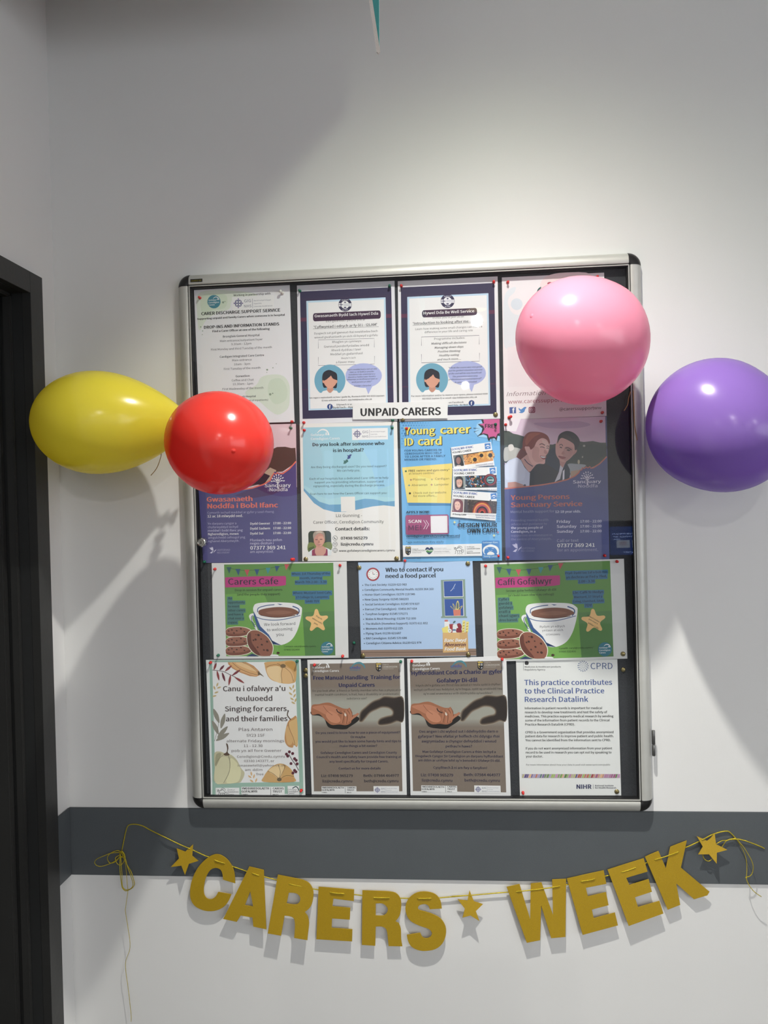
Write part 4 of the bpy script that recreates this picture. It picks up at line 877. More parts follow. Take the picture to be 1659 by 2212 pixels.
# purple wave
p.P([(65, 1105), (420, 1065), (600, 1045), (800, 1010), (960, 970), (1070, 920), (1140, 850), (1190, 800), (1290, 790), (1330, 800), (1430, 740), (1530, 650), (1566, 2110), (80, 2125)], '444a7c')
p.P([(70, 1200), (500, 1130), (1000, 1110), (1300, 1190), (1540, 1240), (1560, 1900), (1000, 1900), (400, 1700), (75, 1600)], '40467a')
p.L([(65, 1100), (420, 1065), (600, 1045), (800, 1010), (960, 970), (1070, 920), (1130, 870), (1145, 835), (1170, 830), (1180, 800), (1210, 808), (1235, 788), (1260, 802), (1290, 782), (1300, 806), (1335, 800), (1430, 740), (1530, 640)], 17, 'b4604e')
sanctuary(p, False, (1252, 950, 175), 'b6b4c4')
p.T('Sanc', 1045, 1240, 1025, 'bab8c8', 1, h=46); p.T('uary', 1268, 1448, 1018, 'bab8c8', 1, h=44); p.T('y', 1095, 1112, 1080, '7470a0'); p.T('Noddfa', 1120, 1398, 1084, '9c9ab4', 1, h=46)
p.fr(*F4)
p.T('Young Persons', 752, 1117, 572, 'a8584e', 2, h=29); p.T('Sanctuary Service', 753, 1196, 617, 'a8584e', 2, h=29)
p.T('Mental health support for', 752, 1022, 653, '8684a6', 0); p.T('12-18 year olds.', 1028, 1186, 652, 'b4b3c6', 1)
for k, (t, b_) in enumerate((('Providing mental health', 985), ('advice and guidance to', 976), ('the young people of', 952), ('Ceredigion, in a', 905), ('supportive environment in', 1008), ('the centre of Aberystwyth.', 1005))):
    p.T(t, 755, b_, 705 + k * 23.3, 'b0aec4' if k in (2, 3) else '77759c', 1 if k in (2, 3) else 0)
for k, t in enumerate(('Friday', 'Saturday', 'Sunday')):
    p.T(t, 1037, (1121, 1159, 1139)[k], 714 + k * 30.5, 'b8b6c8', 1, h=17); p.T('17:00 - 22:00', 1182, 1314, 712 + k * 30.5, 'b0aec2', 1)
p.T('Call or text', 1038, 1172, 832, '9694b2'); p.T('07377 369 241', 1040, 1272, 864, 'cccbd6', 1, h=22); p.T('for an appointment.', 1040, 1292, 890, '8c8aac')
bird(p, 760, 845, 1.3, '9a98b4'); p.T('ADFERIAD', 815, 902, 877, '74729a'); p.T('RECOVERY', 818, 900, 893, '74729a')
p.done()

# ---- row 3 -------------------------------------------------------
def cafe(p, M, welsh):
    """M maps the English poster's frame coordinates onto this sheet's"""
    m = lambda pts: [M(*q) for q in pts]
    def P(pts, c): p.P(m(pts), c)
    def Sm(pts, c): p.S(m(pts), c)
    def L(pts, wd, c, s=0, t=0): p.L(m(pts), wd * M.k, c, s, t)
    def E(x, y, rx, ry, c, rot=0, n=16): q = M(x, y); p.E(q[0], q[1], rx * M.k, ry * M.k, c, rot, n)
    def T(t, x0, x1, y, c='20301c', b=0, rot=None, h=None):
        a = M(x0, y); b2 = M(x1, y); p.T(t, a[0], b2[0], a[1], c, b, rot=rot, h=h * M.k if h else None)
    P([(279, 98), (1062, 85), (1077, 748), (295, 755)], '4d7a35'); P([(290, 310), (560, 300), (620, 430), (850, 700), (850, 752), (295, 755)], '5a8c38'); P([(840, 440), (1070, 430), (1076, 748), (850, 752)], '456f38'); P([(620, 560), (840, 420), (860, 750), (640, 752)], '5e9038')
    L([(300, 120), (420, 140), (560, 130), (700, 106), (760, 90)], 2.5, '23402c', 4)
    for (x, y, c, r) in ((314, 118, '1f4c50', 4), (378, 132, '24466c', 8), (443, 136, 'a33c44', 4), (514, 132, '24466c', 2), (595, 120, '2c7a80', -4), (660, 105, '24466c', -8), (729, 93, 'a33c44', -8)):
        P([(x - 18, y - r * .3), (x + 18, y + r * -.4), (x + r * .6, y + 46)], c)
    P([(286, 190), (500, 182), (720, 180), (724, 195), (722, 245), (680, 252), (500, 258), (287, 262)], 'a0226a')
    if welsh: T('Caffi Gofalwyr', 303, 670, 242, '2a2030', 1, h=40)
    else: T('Carers Cafe', 308, 668, 242, '2a2030', 1, h=42)
    l1, l2 = (('Sesiwn galw heibio i ofalwyr di-dâl', "(a'r bobl maen nhw'n eu cefnogi)") if welsh else ('Drop in session for unpaid carers', '(and the people they support)'))
    T(l1, 357, 697, 289, '1a2a16', 1); T(l2, 373, 680, 320, '1a2a16', 1)
    R_ = [('Pryd: Dydd Iau 1af o bob mis', 'yn dechrau ar Fed y 7fed,', '2.00 - 3.30')] if welsh else [('When: 1st Thursday of the', 'month, starting', 'March 7th 2.00 - 3.30')]
    for k, t in enumerate(R_[0]):
        a = (138, 80, 112)[k] if not welsh else (142, 138, 55)[k]
        cx = 902; p.R(*M(cx - a - 4, 150 + k * 30), *M(cx + a + 4, 180 + k * 30), '2c6080', 5 * M.k); T(t, cx - a, cx + a, 172 + k * 30, '102030', 1)
    rows = ('Lle: Caffi Yr Hedyn', 'Mwstard, 17 Stryd y', 'Coleg, Llambed, SA48', '7DY') if welsh else ('Where: Mustard Seed Cafe,', '17 College St, Lampeter,', 'SA48 7DY')
    ww = (102, 96, 104, 24) if welsh else (138, 118, 50)
    for k, t in enumerate(rows):
        a = ww[k]; cx = 912; p.R(*M(cx - a - 5, 287 + k * 30), *M(cx + a + 5, 318 + k * 30), '2c6080', 5 * M.k); T(t, cx - a, cx + a, 309 + k * 30, '102030', 1)
    rows = ('Cyfle i', 'gwrdd â', 'gofalwyr', 'eraill a', 'chael sgwrs', 'dros baned.') if welsh else ('An', 'opportunity', 'to meet', 'other carers', 'and have a', 'chat over a', 'cuppa.')
    ww = (68, 88, 95, 75, 135, 125) if welsh else (28, 120, 80, 122, 108, 112, 68)
    for k, t in enumerate(rows):
        p.R(*M(300, 328 + k * 28.6), *M(312 + ww[k], 357 + k * 28.6), '3c6a66', 4 * M.k); T(t, 308, 308 + ww[k], 348 + k * 28.6, '14282c', 1)
    # coffee cup
    Sm([(500, 520), (472, 500), (458, 470), (468, 452), (490, 448), (492, 462), (480, 478), (490, 510), (512, 545), (520, 570), (498, 550)], 'd6d8de'); L([(486, 462), (474, 480), (486, 520), (505, 548)], 5, '2c4470', 4)
    Sm([(490, 400), (520, 375), (640, 368), (780, 375), (830, 400), (838, 425), (826, 500), (800, 580), (760, 640), (700, 672), (640, 672), (590, 640), (540, 580), (505, 500), (490, 440)], 'd9dbe0')
    P([(490, 430), (510, 470), (540, 540), (600, 600), (640, 670), (690, 676), (625, 668), (560, 610), (515, 540), (492, 460)], '2c4c7c')
    Sm([(512, 440), (520, 405), (580, 388), (660, 382), (760, 390), (812, 412), (822, 440), (800, 465), (700, 482), (600, 478), (530, 465)], 'd4d6dc'); L([(520, 440), (525, 410), (580, 392), (640, 385)], 6, '2c4c7c', 4); L([(770, 396), (812, 415), (816, 440), (800, 460)], 8, '2c4c7c', 4); L([(500, 470), (560, 490), (640, 496), (720, 488), (826, 462)], 5, '2c4c7c', 4)
    P([(660, 378), (700, 382), (680, 388)], '2c4c7c')
    Sm([(526, 448), (534, 424), (600, 408), (680, 402), (760, 410), (808, 432), (808, 450), (740, 468), (660, 477), (580, 470), (540, 460)], '6e4432'); Sm([(580, 440), (680, 425), (770, 440), (700, 455), (620, 455)], '7c5240'); L([(540, 460), (620, 474), (700, 474), (790, 462)], 5, '4a2a20', 4)
    t3 = ('Rydym yn edrych', 'ymlaen at eich', 'croesawu') if welsh else ('We look forward', 'to welcoming', 'you')
    if welsh: T(t3[0], 582, 750, 540, '2c2c30'); T(t3[1], 596, 738, 566, '2c2c30'); T(t3[2], 622, 716, 594, '2c2c30')
    else: T(t3[0], 566, 790, 538, '24242a', 0, rot=-2); T(t3[1], 586, 770, 576, '24242a', 0, rot=-3); T(t3[2], 652, 706, 610, '24242a', 0)
    # cookies
    for cy in (715, 650, 580):
        Sm([(296, cy - 20), (340, cy - 36), (400, cy - 38), (455, cy - 26), (482, cy - 2), (450, cy + 24), (380, cy + 36), (300, cy + 30)], 'c8b8a8'); Sm([(297, cy - 16), (340, cy - 32), (400, cy - 34), (450, cy - 22), (476, cy - 2), (446, cy + 20), (380, cy + 32), (300, cy + 27)], '6c3c2c')
        Sm([(297, cy - 16), (340, cy - 31), (400, cy - 33), (448, cy - 22), (464, cy - 8), (400, cy + 12), (300, cy + 10)], '845240')
        for x, y in ((335, -10), (370, -4), (400, -18), (425, 2), (350, 12), (312, -2)): E(x, cy + y - 4, 7, 5, '3c221c', 20, 8)
    Sm([(440, 620), (450, 585), (480, 566), (530, 570), (590, 610), (625, 660), (634, 700), (622, 745), (590, 754), (530, 752), (480, 725), (450, 680)], 'd0c0b0'); Sm([(444, 620), (454, 588), (482, 570), (528, 574), (586, 613), (620, 662), (629, 700), (617, 745), (590, 753), (530, 750), (484, 722), (453, 676)], '7e4c3a'); Sm([(444, 625), (452, 600), (470, 590), (480, 660), (540, 745), (500, 735), (455, 680)], '5c3024')
    for x, y, r in ((526, 603, 10), (505, 635, 9), (588, 650, 9), (550, 672, 8), (590, 712, 10), (545, 632, 6), (490, 640, 7), (520, 690, 7), (565, 710, 7), (508, 600, 4)): E(x, y, r, r * .8, '3a201a', 30, 9)
    P([(440, 755), (480, 736), (530, 755)], '24345c'); Sm([(612, 754), (622, 742), (660, 744), (668, 754)], 'c8ccd0'); Sm([(655, 730), (664, 722), (678, 728), (672, 738), (660, 738)], '3c2418')
    # star
    pts = []
    for k in range(5):
        a = math.radians(-90 - 3 + 72 * k); b3 = a + math.radians(36)
        for da in (-.12, .12): pts.append((945 + 80 * math.cos(a + da), 500 + 80 * math.sin(a + da)))
        pts.append((945 + 45 * math.cos(b3), 500 + 45 * math.sin(b3)))
    Sm(pts, 'd69c5e')
    r3 = ('Galwch heibio', "pan mae'n", 'addas i chi') if welsh else ('Pop in', 'when suits', 'you')
    for k, t in enumerate(r3): T(t, ((902, 912, 905) if welsh else (938, 910, 922))[k], ((996, 980, 985) if welsh else (985, 992, 952))[k], ((462, 488, 514) if welsh else (470, 485, 518))[k], '33281c', 1, rot=30)
    T('Cyswllt: caryl@credu.cymru' if welsh else 'Contact: caryl@credu.cymru', 709, 937, 690, '24381c'); T('07495 532490', 709, 822, 714, '24381c')
    q = M(1019, 697); carers_disc(p, q[0], q[1], 47 * M.k, '2a6878')
class Map:
    def __init__(s, f, k): s.f = f; s.k = k
    def __call__(s, x, y): return s.f(x, y)
p = Sheet('carers_cafe_poster', [(457.3, 1216.5), (749, 1212.6), (753.2, 1420.6), (461.8, 1423.6)], YP - 0.0010, 'b6b7b6', 192, False,
          'green English carers cafe poster with coffee cup and cookies, left of the food parcel poster', 'poster', bend=('x', lambda t: 0.0015 * t * t, 6)).fr(*F5)
cafe(p, Map(lambda x, y: (x, y), 1.0), False); p.done()
# the Welsh twin: English artwork corners -> this sheet's artwork corners (frame F6)
def w_map(x, y):
    u = (x - 279) / 783.0 - (y - 98) / 657.0 * 0.0195; v = (y - 98 + (x - 279) * 0.0166 * (1 - (y - 98) / 660) + (x - 279) * 0.009 * ((y - 98) / 660)) / 657.0
    a, b_, c, d = (574, 90), (1344, 66), (1368, 700), (600, 720)
    return (a[0] * (1 - u) * (1 - v) + b_[0] * u * (1 - v) + c[0] * u * v + d[0] * (1 - u) * v, a[1] * (1 - u) * (1 - v) + b_[1] * u * (1 - v) + c[1] * u * v + d[1] * (1 - u) * v)
p = Sheet('carers_cafe_poster', [(1037.9, 1217), (1347.7, 1206.9), (1355.2, 1422.7), (1045, 1429)], YP - 0.0012, 'b2b3b2', 192, False,
          'green caffi gofalwyr poster in Welsh with coffee cup, right of the food parcel poster', 'poster', bend=('x', lambda t: 0.0012 * math.sin(math.pi * t), 6)).fr(*F6)
cafe(p, Map(w_map, 0.975), True); p.done()

p = Sheet('food_parcel_poster', [(773.7, 1215), (1020.6, 1212), (1029, 1417.5), (780.4, 1420.5)], YP - 0.0001, '9fb2d6', 190, False,
          'light blue who to contact for a food parcel poster with window and paper bag', 'poster', bend=('z', lambda t: 0.0008 * math.sin(math.pi * t), 5)).fr(*F5)
p.UV(0, 0, 1, 0.92, '8fa6d4'); p.UV(0.0, 0.92, 1, 0.995, '7c6658'); p.UV(0.0, 0.945, 1, 0.952, '5c483c'); p.UV(0.0, 0.97, 1, 0.974, '6a564a')
p.E(1346, 168, 48, 48, '8c2c38', n=32); p.E(1346, 168, 37, 37, 'c3ccd4', n=32)
for k in range(12): a = math.radians(k * 30); p.E(1346 + 28 * math.cos(a), 168 + 28 * math.sin(a), 2.6, 2.6, '2c6064', n=6)
p.L([(1346, 168), (1344, 148)], 3, '8c2c38'); p.L([(1346, 168), (1362, 166)], 3, '2c6064')
p.T('Who to contact if you', 1436, 1850, 150, '16202c', 2, h=28); p.T('need a food parcel', 1436, 1797, 194, '16202c', 2, h=28)
for k, (t, b_) in enumerate((('The Care Society: 01239 623 983', 1588), ('Ceredigion Community Mental Health: 01559 364 160', 1781), ('Home-Start Ceredigion: 01570 218 546', 1648), ('New Quay Surgery: 01545 560203', 1602), ('Social Services Ceredigion: 01545 574 027', 1679),
                             ('Barcud (Tai Ceredigion):  03456 067 654', 1662), ('Tanyfron Surgery: 01545 570271', 1596), ('Wales & West Housing: 01239 712 000', 1655), ('The Wallich (Homeless Support): 01970 611 832', 1739), ('Womens Aid: 01970 612 225', 1560), ('Flying Start: 01239 621687', 1548),
                             ('RAY Ceredigion: 01545 570 686', 1590), ('Ceredigion Citizens Advice: 01239 621 974', 1694))):
    x = 1286 + k * 0.95; y = 251 + k * 34.8; p.T(t, x, b_, y, '1a2230', 1, h=14); p.E(x - 13, y - 5, 3.5, 3.5, '1a2230', n=8)
p.fr(920, 1230, 1040, 1361)
p.P([(368, 258), (958, 238), (985, 1150), (1010, 1150), (1010, 1185), (372, 1190), (372, 1150), (398, 1150)], '6c8276')
p.P([(430, 285), (905, 268), (920, 665), (442, 680)], 'c4ccd2'); p.P([(436, 290), (895, 275), (905, 655), (452, 664)], '24488c'); p.P([(444, 728), (918, 712), (938, 1138), (465, 1145)], 'c4ccd2'); p.P([(450, 728), (908, 716), (920, 1130), (470, 1136)], '24488c'); p.L([(602, 530), (660, 470), (722, 352)], 9, 'b8c4e0', 4); p.E(692, 466, 6, 18, '6c88c0', 25)
for q in ([(690, 990), (620, 930), (602, 895), (650, 930), (700, 985)], [(720, 990), (670, 900), (658, 830), (700, 880), (740, 980)], [(745, 990), (740, 850), (780, 760), (815, 850), (800, 980)], [(780, 990), (820, 930), (895, 885), (870, 950), (810, 1000)]):
    p.S(q, 'b4a85c'); c_ = (sum(a for a, _ in q) / 5, sum(b for _, b in q) / 5); p.S([(a + (c_[0] - a) * .35, b + (c_[1] - b) * .3) for a, b in q], '4a5a5c')
p.P([(668, 990), (850, 985), (850, 1130), (684, 1135)], 'b46450')
p.R(458, 1235, 540, 1275, 'b0584c'); p.P([(455, 1280), (580, 1275), (590, 1440), (455, 1440)], 'd0cfd2'); p.P([(388, 1440), (540, 1380), (560, 1550), (415, 1550)], 'cdb45c'); p.P([(570, 1340), (680, 1330), (650, 1550), (600, 1550)], '8c2c34'); p.P([(660, 1350), (780, 1330), (800, 1550), (650, 1550)], 'bcc4cc'); p.E(585, 1500, 48, 48, 'd6d8d2'); p.E(585, 1500, 18, 18, '8a9c5c')
p.S([(660, 1310), (690, 1262), (730, 1270), (700, 1310)], '3c5c5c'); p.S([(760, 1340), (840, 1320), (880, 1400), (870, 1480), (940, 1540), (750, 1540), (755, 1440), (790, 1430)], '7c2434'); p.R(655, 1465, 735, 1500, '3c5c84')
for x0 in (0, 85):
    p.P([(900 + x0, 1250 + x0 * .3), (970 + x0, 1250 + x0 * .3), (950 + x0, 1545), (880 + x0, 1545)], 'd2b460')
    for k in range(4): p.E(930 + x0 - k * 6, 1310 + k * 68 + x0 * .2, 26, 10, '8c6c30', -25, 8)
p.P([(412, 1552), (1022, 1540), (1042, 2010), (418, 2040)], 'b08c58'); p.P([(412, 1552), (820, 1545), (830, 1700), (415, 1720)], 'b8945e')
p.T('Banc Bwyd', 448, 998, 1775, 'dcdad0', 2, 1, h=80); p.T('Aberaeron', 452, 980, 1884, '4c1c34', 2, 1, h=80); p.T('Food Bank', 456, 990, 1990, 'dcdad0', 2, 1, h=80)
p.done()

# ---- row 4 -------------------------------------------------------
p = Sheet('singing_group_poster', [(444.8, 1425.5), (649.7, 1424), (660.4, 1717.3), (456.5, 1717.9)], YP - 0.0008, 'bdc1bf', 192, False,
          'sage bordered singing for carers poster painted with pumpkins and leaves, bottom left of the board', 'poster', bend=('z', lambda t: 0.0040 * max(0, 0.22 - t) ** 2 / 0.0484, 10)).fr(450, 1420, 660, 1498)
p.P([(15, 45), (1395, 35), (1470, 2090), (70, 2110)], '7c9a8c'); p.P([(60, 75), (1335, 68), (1405, 1915), (110, 1935)], 'c3c4c4')
p.P([(300, 75), (580, 72), (700, 130), (790, 220), (800, 270), (740, 298), (640, 290), (480, 230), (370, 170), (310, 110)], 'a97848')
p.S([(330, 85), (480, 80), (620, 150), (760, 240), (740, 285), (600, 250), (420, 180)], 'b98d58'); p.S([(420, 90), (560, 85), (680, 150), (760, 220), (600, 180)], 'c2a070'); p.L([(370, 80), (480, 170), (640, 240), (760, 270)], 6, '6c4020', 4); p.L([(520, 75), (640, 130), (770, 230)], 6, '7c4c24', 4); p.S([(770, 215), (800, 240), (858, 300), (800, 270), (765, 272)], '5c4c34')
p.S([(880, 75), (1100, 62), (1335, 70), (1350, 350), (1280, 400), (1180, 405), (1080, 385), (980, 350), (920, 290), (885, 200), (870, 120)], 'b48a52'); p.S([(900, 180), (980, 140), (1120, 160), (1130, 380), (1040, 370), (940, 300)], 'c4a87a'); p.S([(1130, 170), (1260, 180), (1320, 300), (1280, 390), (1140, 385)], 'bd9866'); p.S([(1180, 80), (1330, 75), (1335, 200), (1250, 160)], 'a87c34')
for q in ([(1150, 140), (1020, 110), (890, 150)], [(1150, 150), (1125, 250), (1135, 385)], [(1170, 150), (1270, 240), (1310, 370)], [(1140, 130), (1060, 90)]): p.L(q, 6, '6c4a26', 4)
p.E(1152, 132, 42, 30, '6a5638')
p.L([(62, 195), (150, 205), (240, 220), (340, 270), (420, 305)], 8, '3c2028', 4)
for x, y, a, l in ((105, 140, -70, 60), (210, 160, -48, 55), (310, 170, -40, 70), (150, 280, 78, 80), (235, 300, 72, 75), (330, 350, 100, 85), (430, 235, -35, 80), (480, 350, 32, 90)):
    c, s_ = math.cos(math.radians(a)), math.sin(math.radians(a)); p.S([(x - l * c, y - l * s_), (x - 18 * s_, y + 18 * c), (x + l * c, y + l * s_), (x + 18 * s_, y - 18 * c)], random.choice(['6c2430', '5a1c2c', '7c2c2c']))
def sprig(pts, col, wv=13, l=34):
    for x, y, a in pts: c, s_ = math.cos(math.radians(a)), math.sin(math.radians(a)); p.S([(x - l * c, y - l * s_), (x - wv * s_, y + wv * c), (x + l * c, y + l * s_), (x + wv * s_, y - wv * c)], col)
sprig([(140, 420, -70), (95, 470, 70), (165, 465, -20), (125, 540, -20), (95, 595, -15)], 'a8925e'); sprig([(1310, 450, -75), (1268, 478, 50), (1325, 515, -60), (1268, 560, 40), (1330, 590, -60), (1290, 640, 35), (1310, 700, 30), (1345, 660, -70)], 'a8925e')
sprig([(665, 1790, 80), (640, 1835, 35), (705, 1830, -75), (670, 1900, 35), (740, 1890, -70)], 'b89464')
sprig([(125, 900, 68), (225, 980, -75), (110, 1080, 65), (220, 1150, -48), (220, 1225, -30)], '7a766a', 34, 120); p.L([(95, 1290), (140, 1130), (160, 1000)], 5, '4c4a42', 4)
p.S([(1185, 1150), (1230, 990), (1300, 930), (1365, 930), (1378, 1350), (1320, 1350), (1300, 1390), (1230, 1370), (1180, 1290)], 'a87a48'); p.S([(1240, 1020), (1320, 960), (1366, 960), (1376, 1340), (1310, 1320), (1290, 1200)], 'b8955e'); p.S([(1190, 1120), (1240, 1060), (1290, 1200), (1290, 1330), (1220, 1330)], 'b68f5a'); p.L([(1230, 1000), (1250, 1100), (1310, 1240), (1335, 1350)], 6, '6c4424', 4); p.L([(1235, 820), (1220, 890), (1270, 960)], 16, '4c3c2c', 4)
p.S([(95, 1480), (180, 1450), (280, 1490), (350, 1500), (440, 1580), (500, 1700), (560, 1780), (520, 1890), (450, 1930), (115, 1930), (100, 1700)], 'a6a181'); p.S([(110, 1600), (180, 1540), (290, 1540), (330, 1640), (320, 1800), (260, 1920), (115, 1925)], 'b1ad8b'); p.S([(340, 1560), (420, 1600), (500, 1720), (490, 1860), (430, 1925), (280, 1925), (330, 1760)], 'bab690'); p.S([(120, 1500), (200, 1480), (160, 1600), (110, 1680)], '8a8668')
p.L([(310, 1510), (335, 1620), (320, 1770), (240, 1930)], 6, '4c4632', 4); p.L([(235, 1500), (150, 1580), (105, 1660)], 5, '6c664c', 4); p.S([(275, 1325), (300, 1340), (310, 1400), (300, 1460), (330, 1500), (270, 1515), (235, 1490), (280, 1460), (290, 1400)], '4a3422')
p.S([(858, 1915), (860, 1830), (920, 1740), (1000, 1670), (1100, 1635), (1200, 1660), (1290, 1740), (1325, 1840), (1320, 1915)], 'b08a50'); p.S([(930, 1750), (1010, 1680), (1120, 1650), (1170, 1700), (1100, 1860), (1000, 1800)], 'c2a878'); p.S([(1130, 1860), (1300, 1840), (1315, 1910), (1140, 1915)], 'b08248')
for q in ([(1095, 1870), (1000, 1790), (915, 1750)], [(1095, 1870), (1110, 1760), (1080, 1660)], [(1110, 1870), (1200, 1820), (1320, 1830)], [(1100, 1860), (1170, 1720), (1180, 1660)]): p.L(q, 6, '5c4424', 4)
p.E(1096, 1878, 36, 28, '5a4c34')
p.L([(1240, 1490), (1300, 1590), (1350, 1660), (1395, 1740)], 8, '3c1c28', 4)
for x, y in ((1250, 1455), (1300, 1480), (1205, 1490), (1225, 1520), (1330, 1560), (1355, 1585), (1275, 1635), (1370, 1640), (1330, 1740), (1350, 1760), (1305, 1780)): p.E(x, y, 23, 23, '54202e', n=12)
for t, a, b_, y, h in (("Canu i ofalwyr a'u", 228, 1188, 520, 74), ('teuluoedd', 430, 988, 670, 74), ('Singing for carers,', 258, 1240, 830, 74), ('and their families', 272, 1222, 983, 74)): p.T(t, a, b_, y, '3a2a2a', 1, h=h)
for t, a, b_, y, h in (('Plas Antaron', 470, 988, 1133, 46), ('SY23 1SF', 590, 872, 1220, 40), ('alternate Friday mornings', 284, 1170, 1307, 38), ('11 - 12.30', 550, 838, 1380, 38), ('pob yn ail fore Gwener', 360, 1128, 1455, 36),
                       ('Ceredigion@Credu.cymru', 443, 1180, 1545, 34), ('03330 143377, or', 554, 1018, 1612, 34), ('ionasawtell@yahoo.co.uk', 455, 1190, 1680, 32), ('am  ddim', 566, 835, 1747, 34), ('free', 743, 852, 1814, 34)): p.T(t, a, b_, y, '5a4c4c', 0, h=h)
gov_logo(p, 118, 2003, 5.3); trust_logo(p, 512, 1988, 8.1)
p.R(1225, 1975, 1405, 2098, 'c3c4c4'); p.L([(1300, 2012), (1350, 1985), (1385, 2010), (1398, 2045)], 14, '1c3c40', 4); p.T('Gofalwyr', 1228, 1370, 2040, '333c40'); p.T('Ceredigion', 1228, 1395, 2068, '333c40', 1); p.T('Carers', 1228, 1330, 2094, '333c40', 1)
p.done()

def handling(p, M, welsh):
    m = lambda pts: [M(*q) for q in pts]
    K = M.k
    def P(pts, c): p.P(m(pts), c)
    def Sm(pts, c): p.S(m(pts), c)
    def T(t, x0, x1, y, c='20202c', b=0, h=None): a = M(x0, y); b2 = M(x1, y); p.T(t, a[0], b2[0], a[1], c, b, h=h * K if h else None)
    def TL(lst, c, b): [T(t, x0, x1, y, c, b) for t, x0, x1, y in lst]
    p.UV(0.025, 0.03, 0.955, 0.965, '6c6055')
    for k in range(10): p.UV(0.025, 0.20 + k * .012, 0.955, 0.50 - k * .006, ('%02x%02x%02x' % (108 + k * 3, 98 + k * 4, 88 + k * 4)))
    # dark blurred hand: nested tones from soft edge to core
    outer = [(1300, 540), (1310, 480), (1350, 440), (1400, 400), (1450, 380), (1490, 362), (1560, 368), (1628, 375), (1632, 540), (1580, 545), (1530, 565), (1460, 575), (1440, 560), (1455, 530), (1500, 512), (1545, 500), (1550, 470), (1520, 445), (1470, 440), (1430, 455), (1380, 480), (1345, 520), (1320, 548)]
    for k, c in enumerate(('837868', '6f6354', '5a4d40', '463a30', '33291f', '261d18')):
        f = k * 0.0; cx, cy = 1500, 450
        q = []
        n = len(outer)
        for i, (x, y) in enumerate(outer):
            ax, ay = outer[i - 1]; bx, by = outer[(i + 1) % n]; dx, dy = bx - ax, by - ay; l = math.hypot(dx, dy) or 1
            off = k * 3.6 - 7
            xx, yy = x - dy / l * off, y + dx / l * off
            q.append((min(xx, 1630), yy))
        Sm(q, c)
    P([(1560, 390), (1629, 385), (1632, 530), (1570, 520)], '241c17')
    # brown hand with its hard shadow
    Sm([(948, 500), (1000, 505), (1040, 530), (1070, 590), (1140, 605), (1200, 605), (1225, 590), (1290, 545), (1296, 518), (1240, 500), (1100, 480), (948, 470)], '17130f')
    Sm([(946, 428), (1000, 418), (1040, 408), (1080, 408), (1130, 430), (1180, 450), (1215, 452), (1228, 446), (1248, 480), (1250, 500), (1296, 486), (1288, 505), (1250, 532), (1235, 560), (1200, 575), (1150, 570), (1090, 572), (1040, 530), (1000, 492), (946, 496)], '8c5638')
    Sm([(950, 440), (1040, 425), (1110, 440), (1150, 470), (1130, 500), (1060, 500), (1000, 470)], 'a0674a'); Sm([(1080, 470), (1140, 500), (1160, 540), (1130, 560), (1080, 545), (1050, 500)], 'a86e50')
    for q in ([(1145, 470), (1175, 500), (1165, 560)], [(1175, 468), (1200, 510), (1196, 565)], [(1200, 462), (1225, 500), (1215, 560)], [(1225, 456), (1240, 500), (1232, 550)]): p.L(m(q), 15 * K, '9a6244', 4); p.L([(x + 8 * K, y) for x, y in m(q)], 3 * K, '4c2c1c', 4)
    p.L(m([(1235, 535), (1270, 505), (1292, 488)]), 15 * K, '9c6446', 4); p.L(m([(1030, 430), (1060, 470), (1100, 500)]), 3 * K, '6c4028', 4); p.L(m([(1130, 455), (1140, 475), (1170, 490)]), 8 * K, '33201a', 4); P([(1192, 480), (1205, 500), (1200, 512), (1188, 500)], 'b8ada0')
    q = M(953, 99 if welsh else 108); carers_word(p, q[0], q[1], 196 * K, 'cfcdc6')
    a = M(1226, 112); p.L([(a[0] + 10 * K, a[1] + 38 * K), (a[0] + 40 * K, a[1] + 5 * K), (a[0] + 80 * K, a[1] - 2 * K), (a[0] + 108 * K, a[1] + 18 * K), (a[0] + 116 * K, a[1] + 40 * K)], 14 * K, '3a7480', 4, 2); T('credu', 1228, 1308, 155, '3c4a84', 2); T('Ceredigion', 1228, 1306, 168, '46687c', 1)
    a = M(1424, 112); crest(p, a[0], a[1], 2.05 * K); T('Cyngor Sir', 1476, 1520, 125, 'b0aca4'); T('CEREDIGION', 1476, 1583, 146, 'b4b0a8'); T('County Council', 1476, 1556, 158, 'a09c94')
    if not welsh:
        T('Free Manual Handling  Training for', 956, 1607, 236, '1e2048', 2, 27); T('Unpaid Carers', 1147, 1416, 290, '1e2048', 2, 27)
        TL([('Do you look after  a friend or family member who has a physical or', 952, 1614, 326), ('mental health condition, is frail, has a disability or problematic', 970, 1597, 355), ('substance use?', 1206, 1358, 383)], '34302c', 0)
        TL([('Do you need to know how to use a piece of equipment?', 976, 1604, 640), ('Or maybe', 1236, 1346, 671), ('you would just like to learn some handy hints and tips to', 972, 1614, 705), ('make things a bit easier?', 1154, 1434, 738)], '24223c', 1)
        TL([('Gofalwyr Ceredigion Carers and Ceredigion County', 1012, 1581, 789), ("Council's Health and Safety team provide free training at", 981, 1614, 821), ('any level specifically for Unpaid Carers.', 1077, 1517, 854), ('Contact us for more details', 1146, 1460, 906)], '24223c', 1)
    else:
        p.T('Hyfforddiant Codi a Chario ar gyfer', 56, 638, 172, '1e2048', 2, h=24); p.T('Gofalwyr Di-dâl', 218, 478, 220, '1e2048', 2, h=24)
        for tt, xa, xb, yy in (("Ydych chi'n gofalu am ffrind neu aelod o'r teulu sydd â chyflwr", 82, 628, 246), ("iechyd corfforol neu feddyliol, sy'n fregus, sydd ag anabledd neu", 71, 636, 273), ("sy'n cael anawsterau wrth ddefnyddio sylweddau?", 133, 575, 298)): p.T(tt, xa, xb, yy, '34302c')
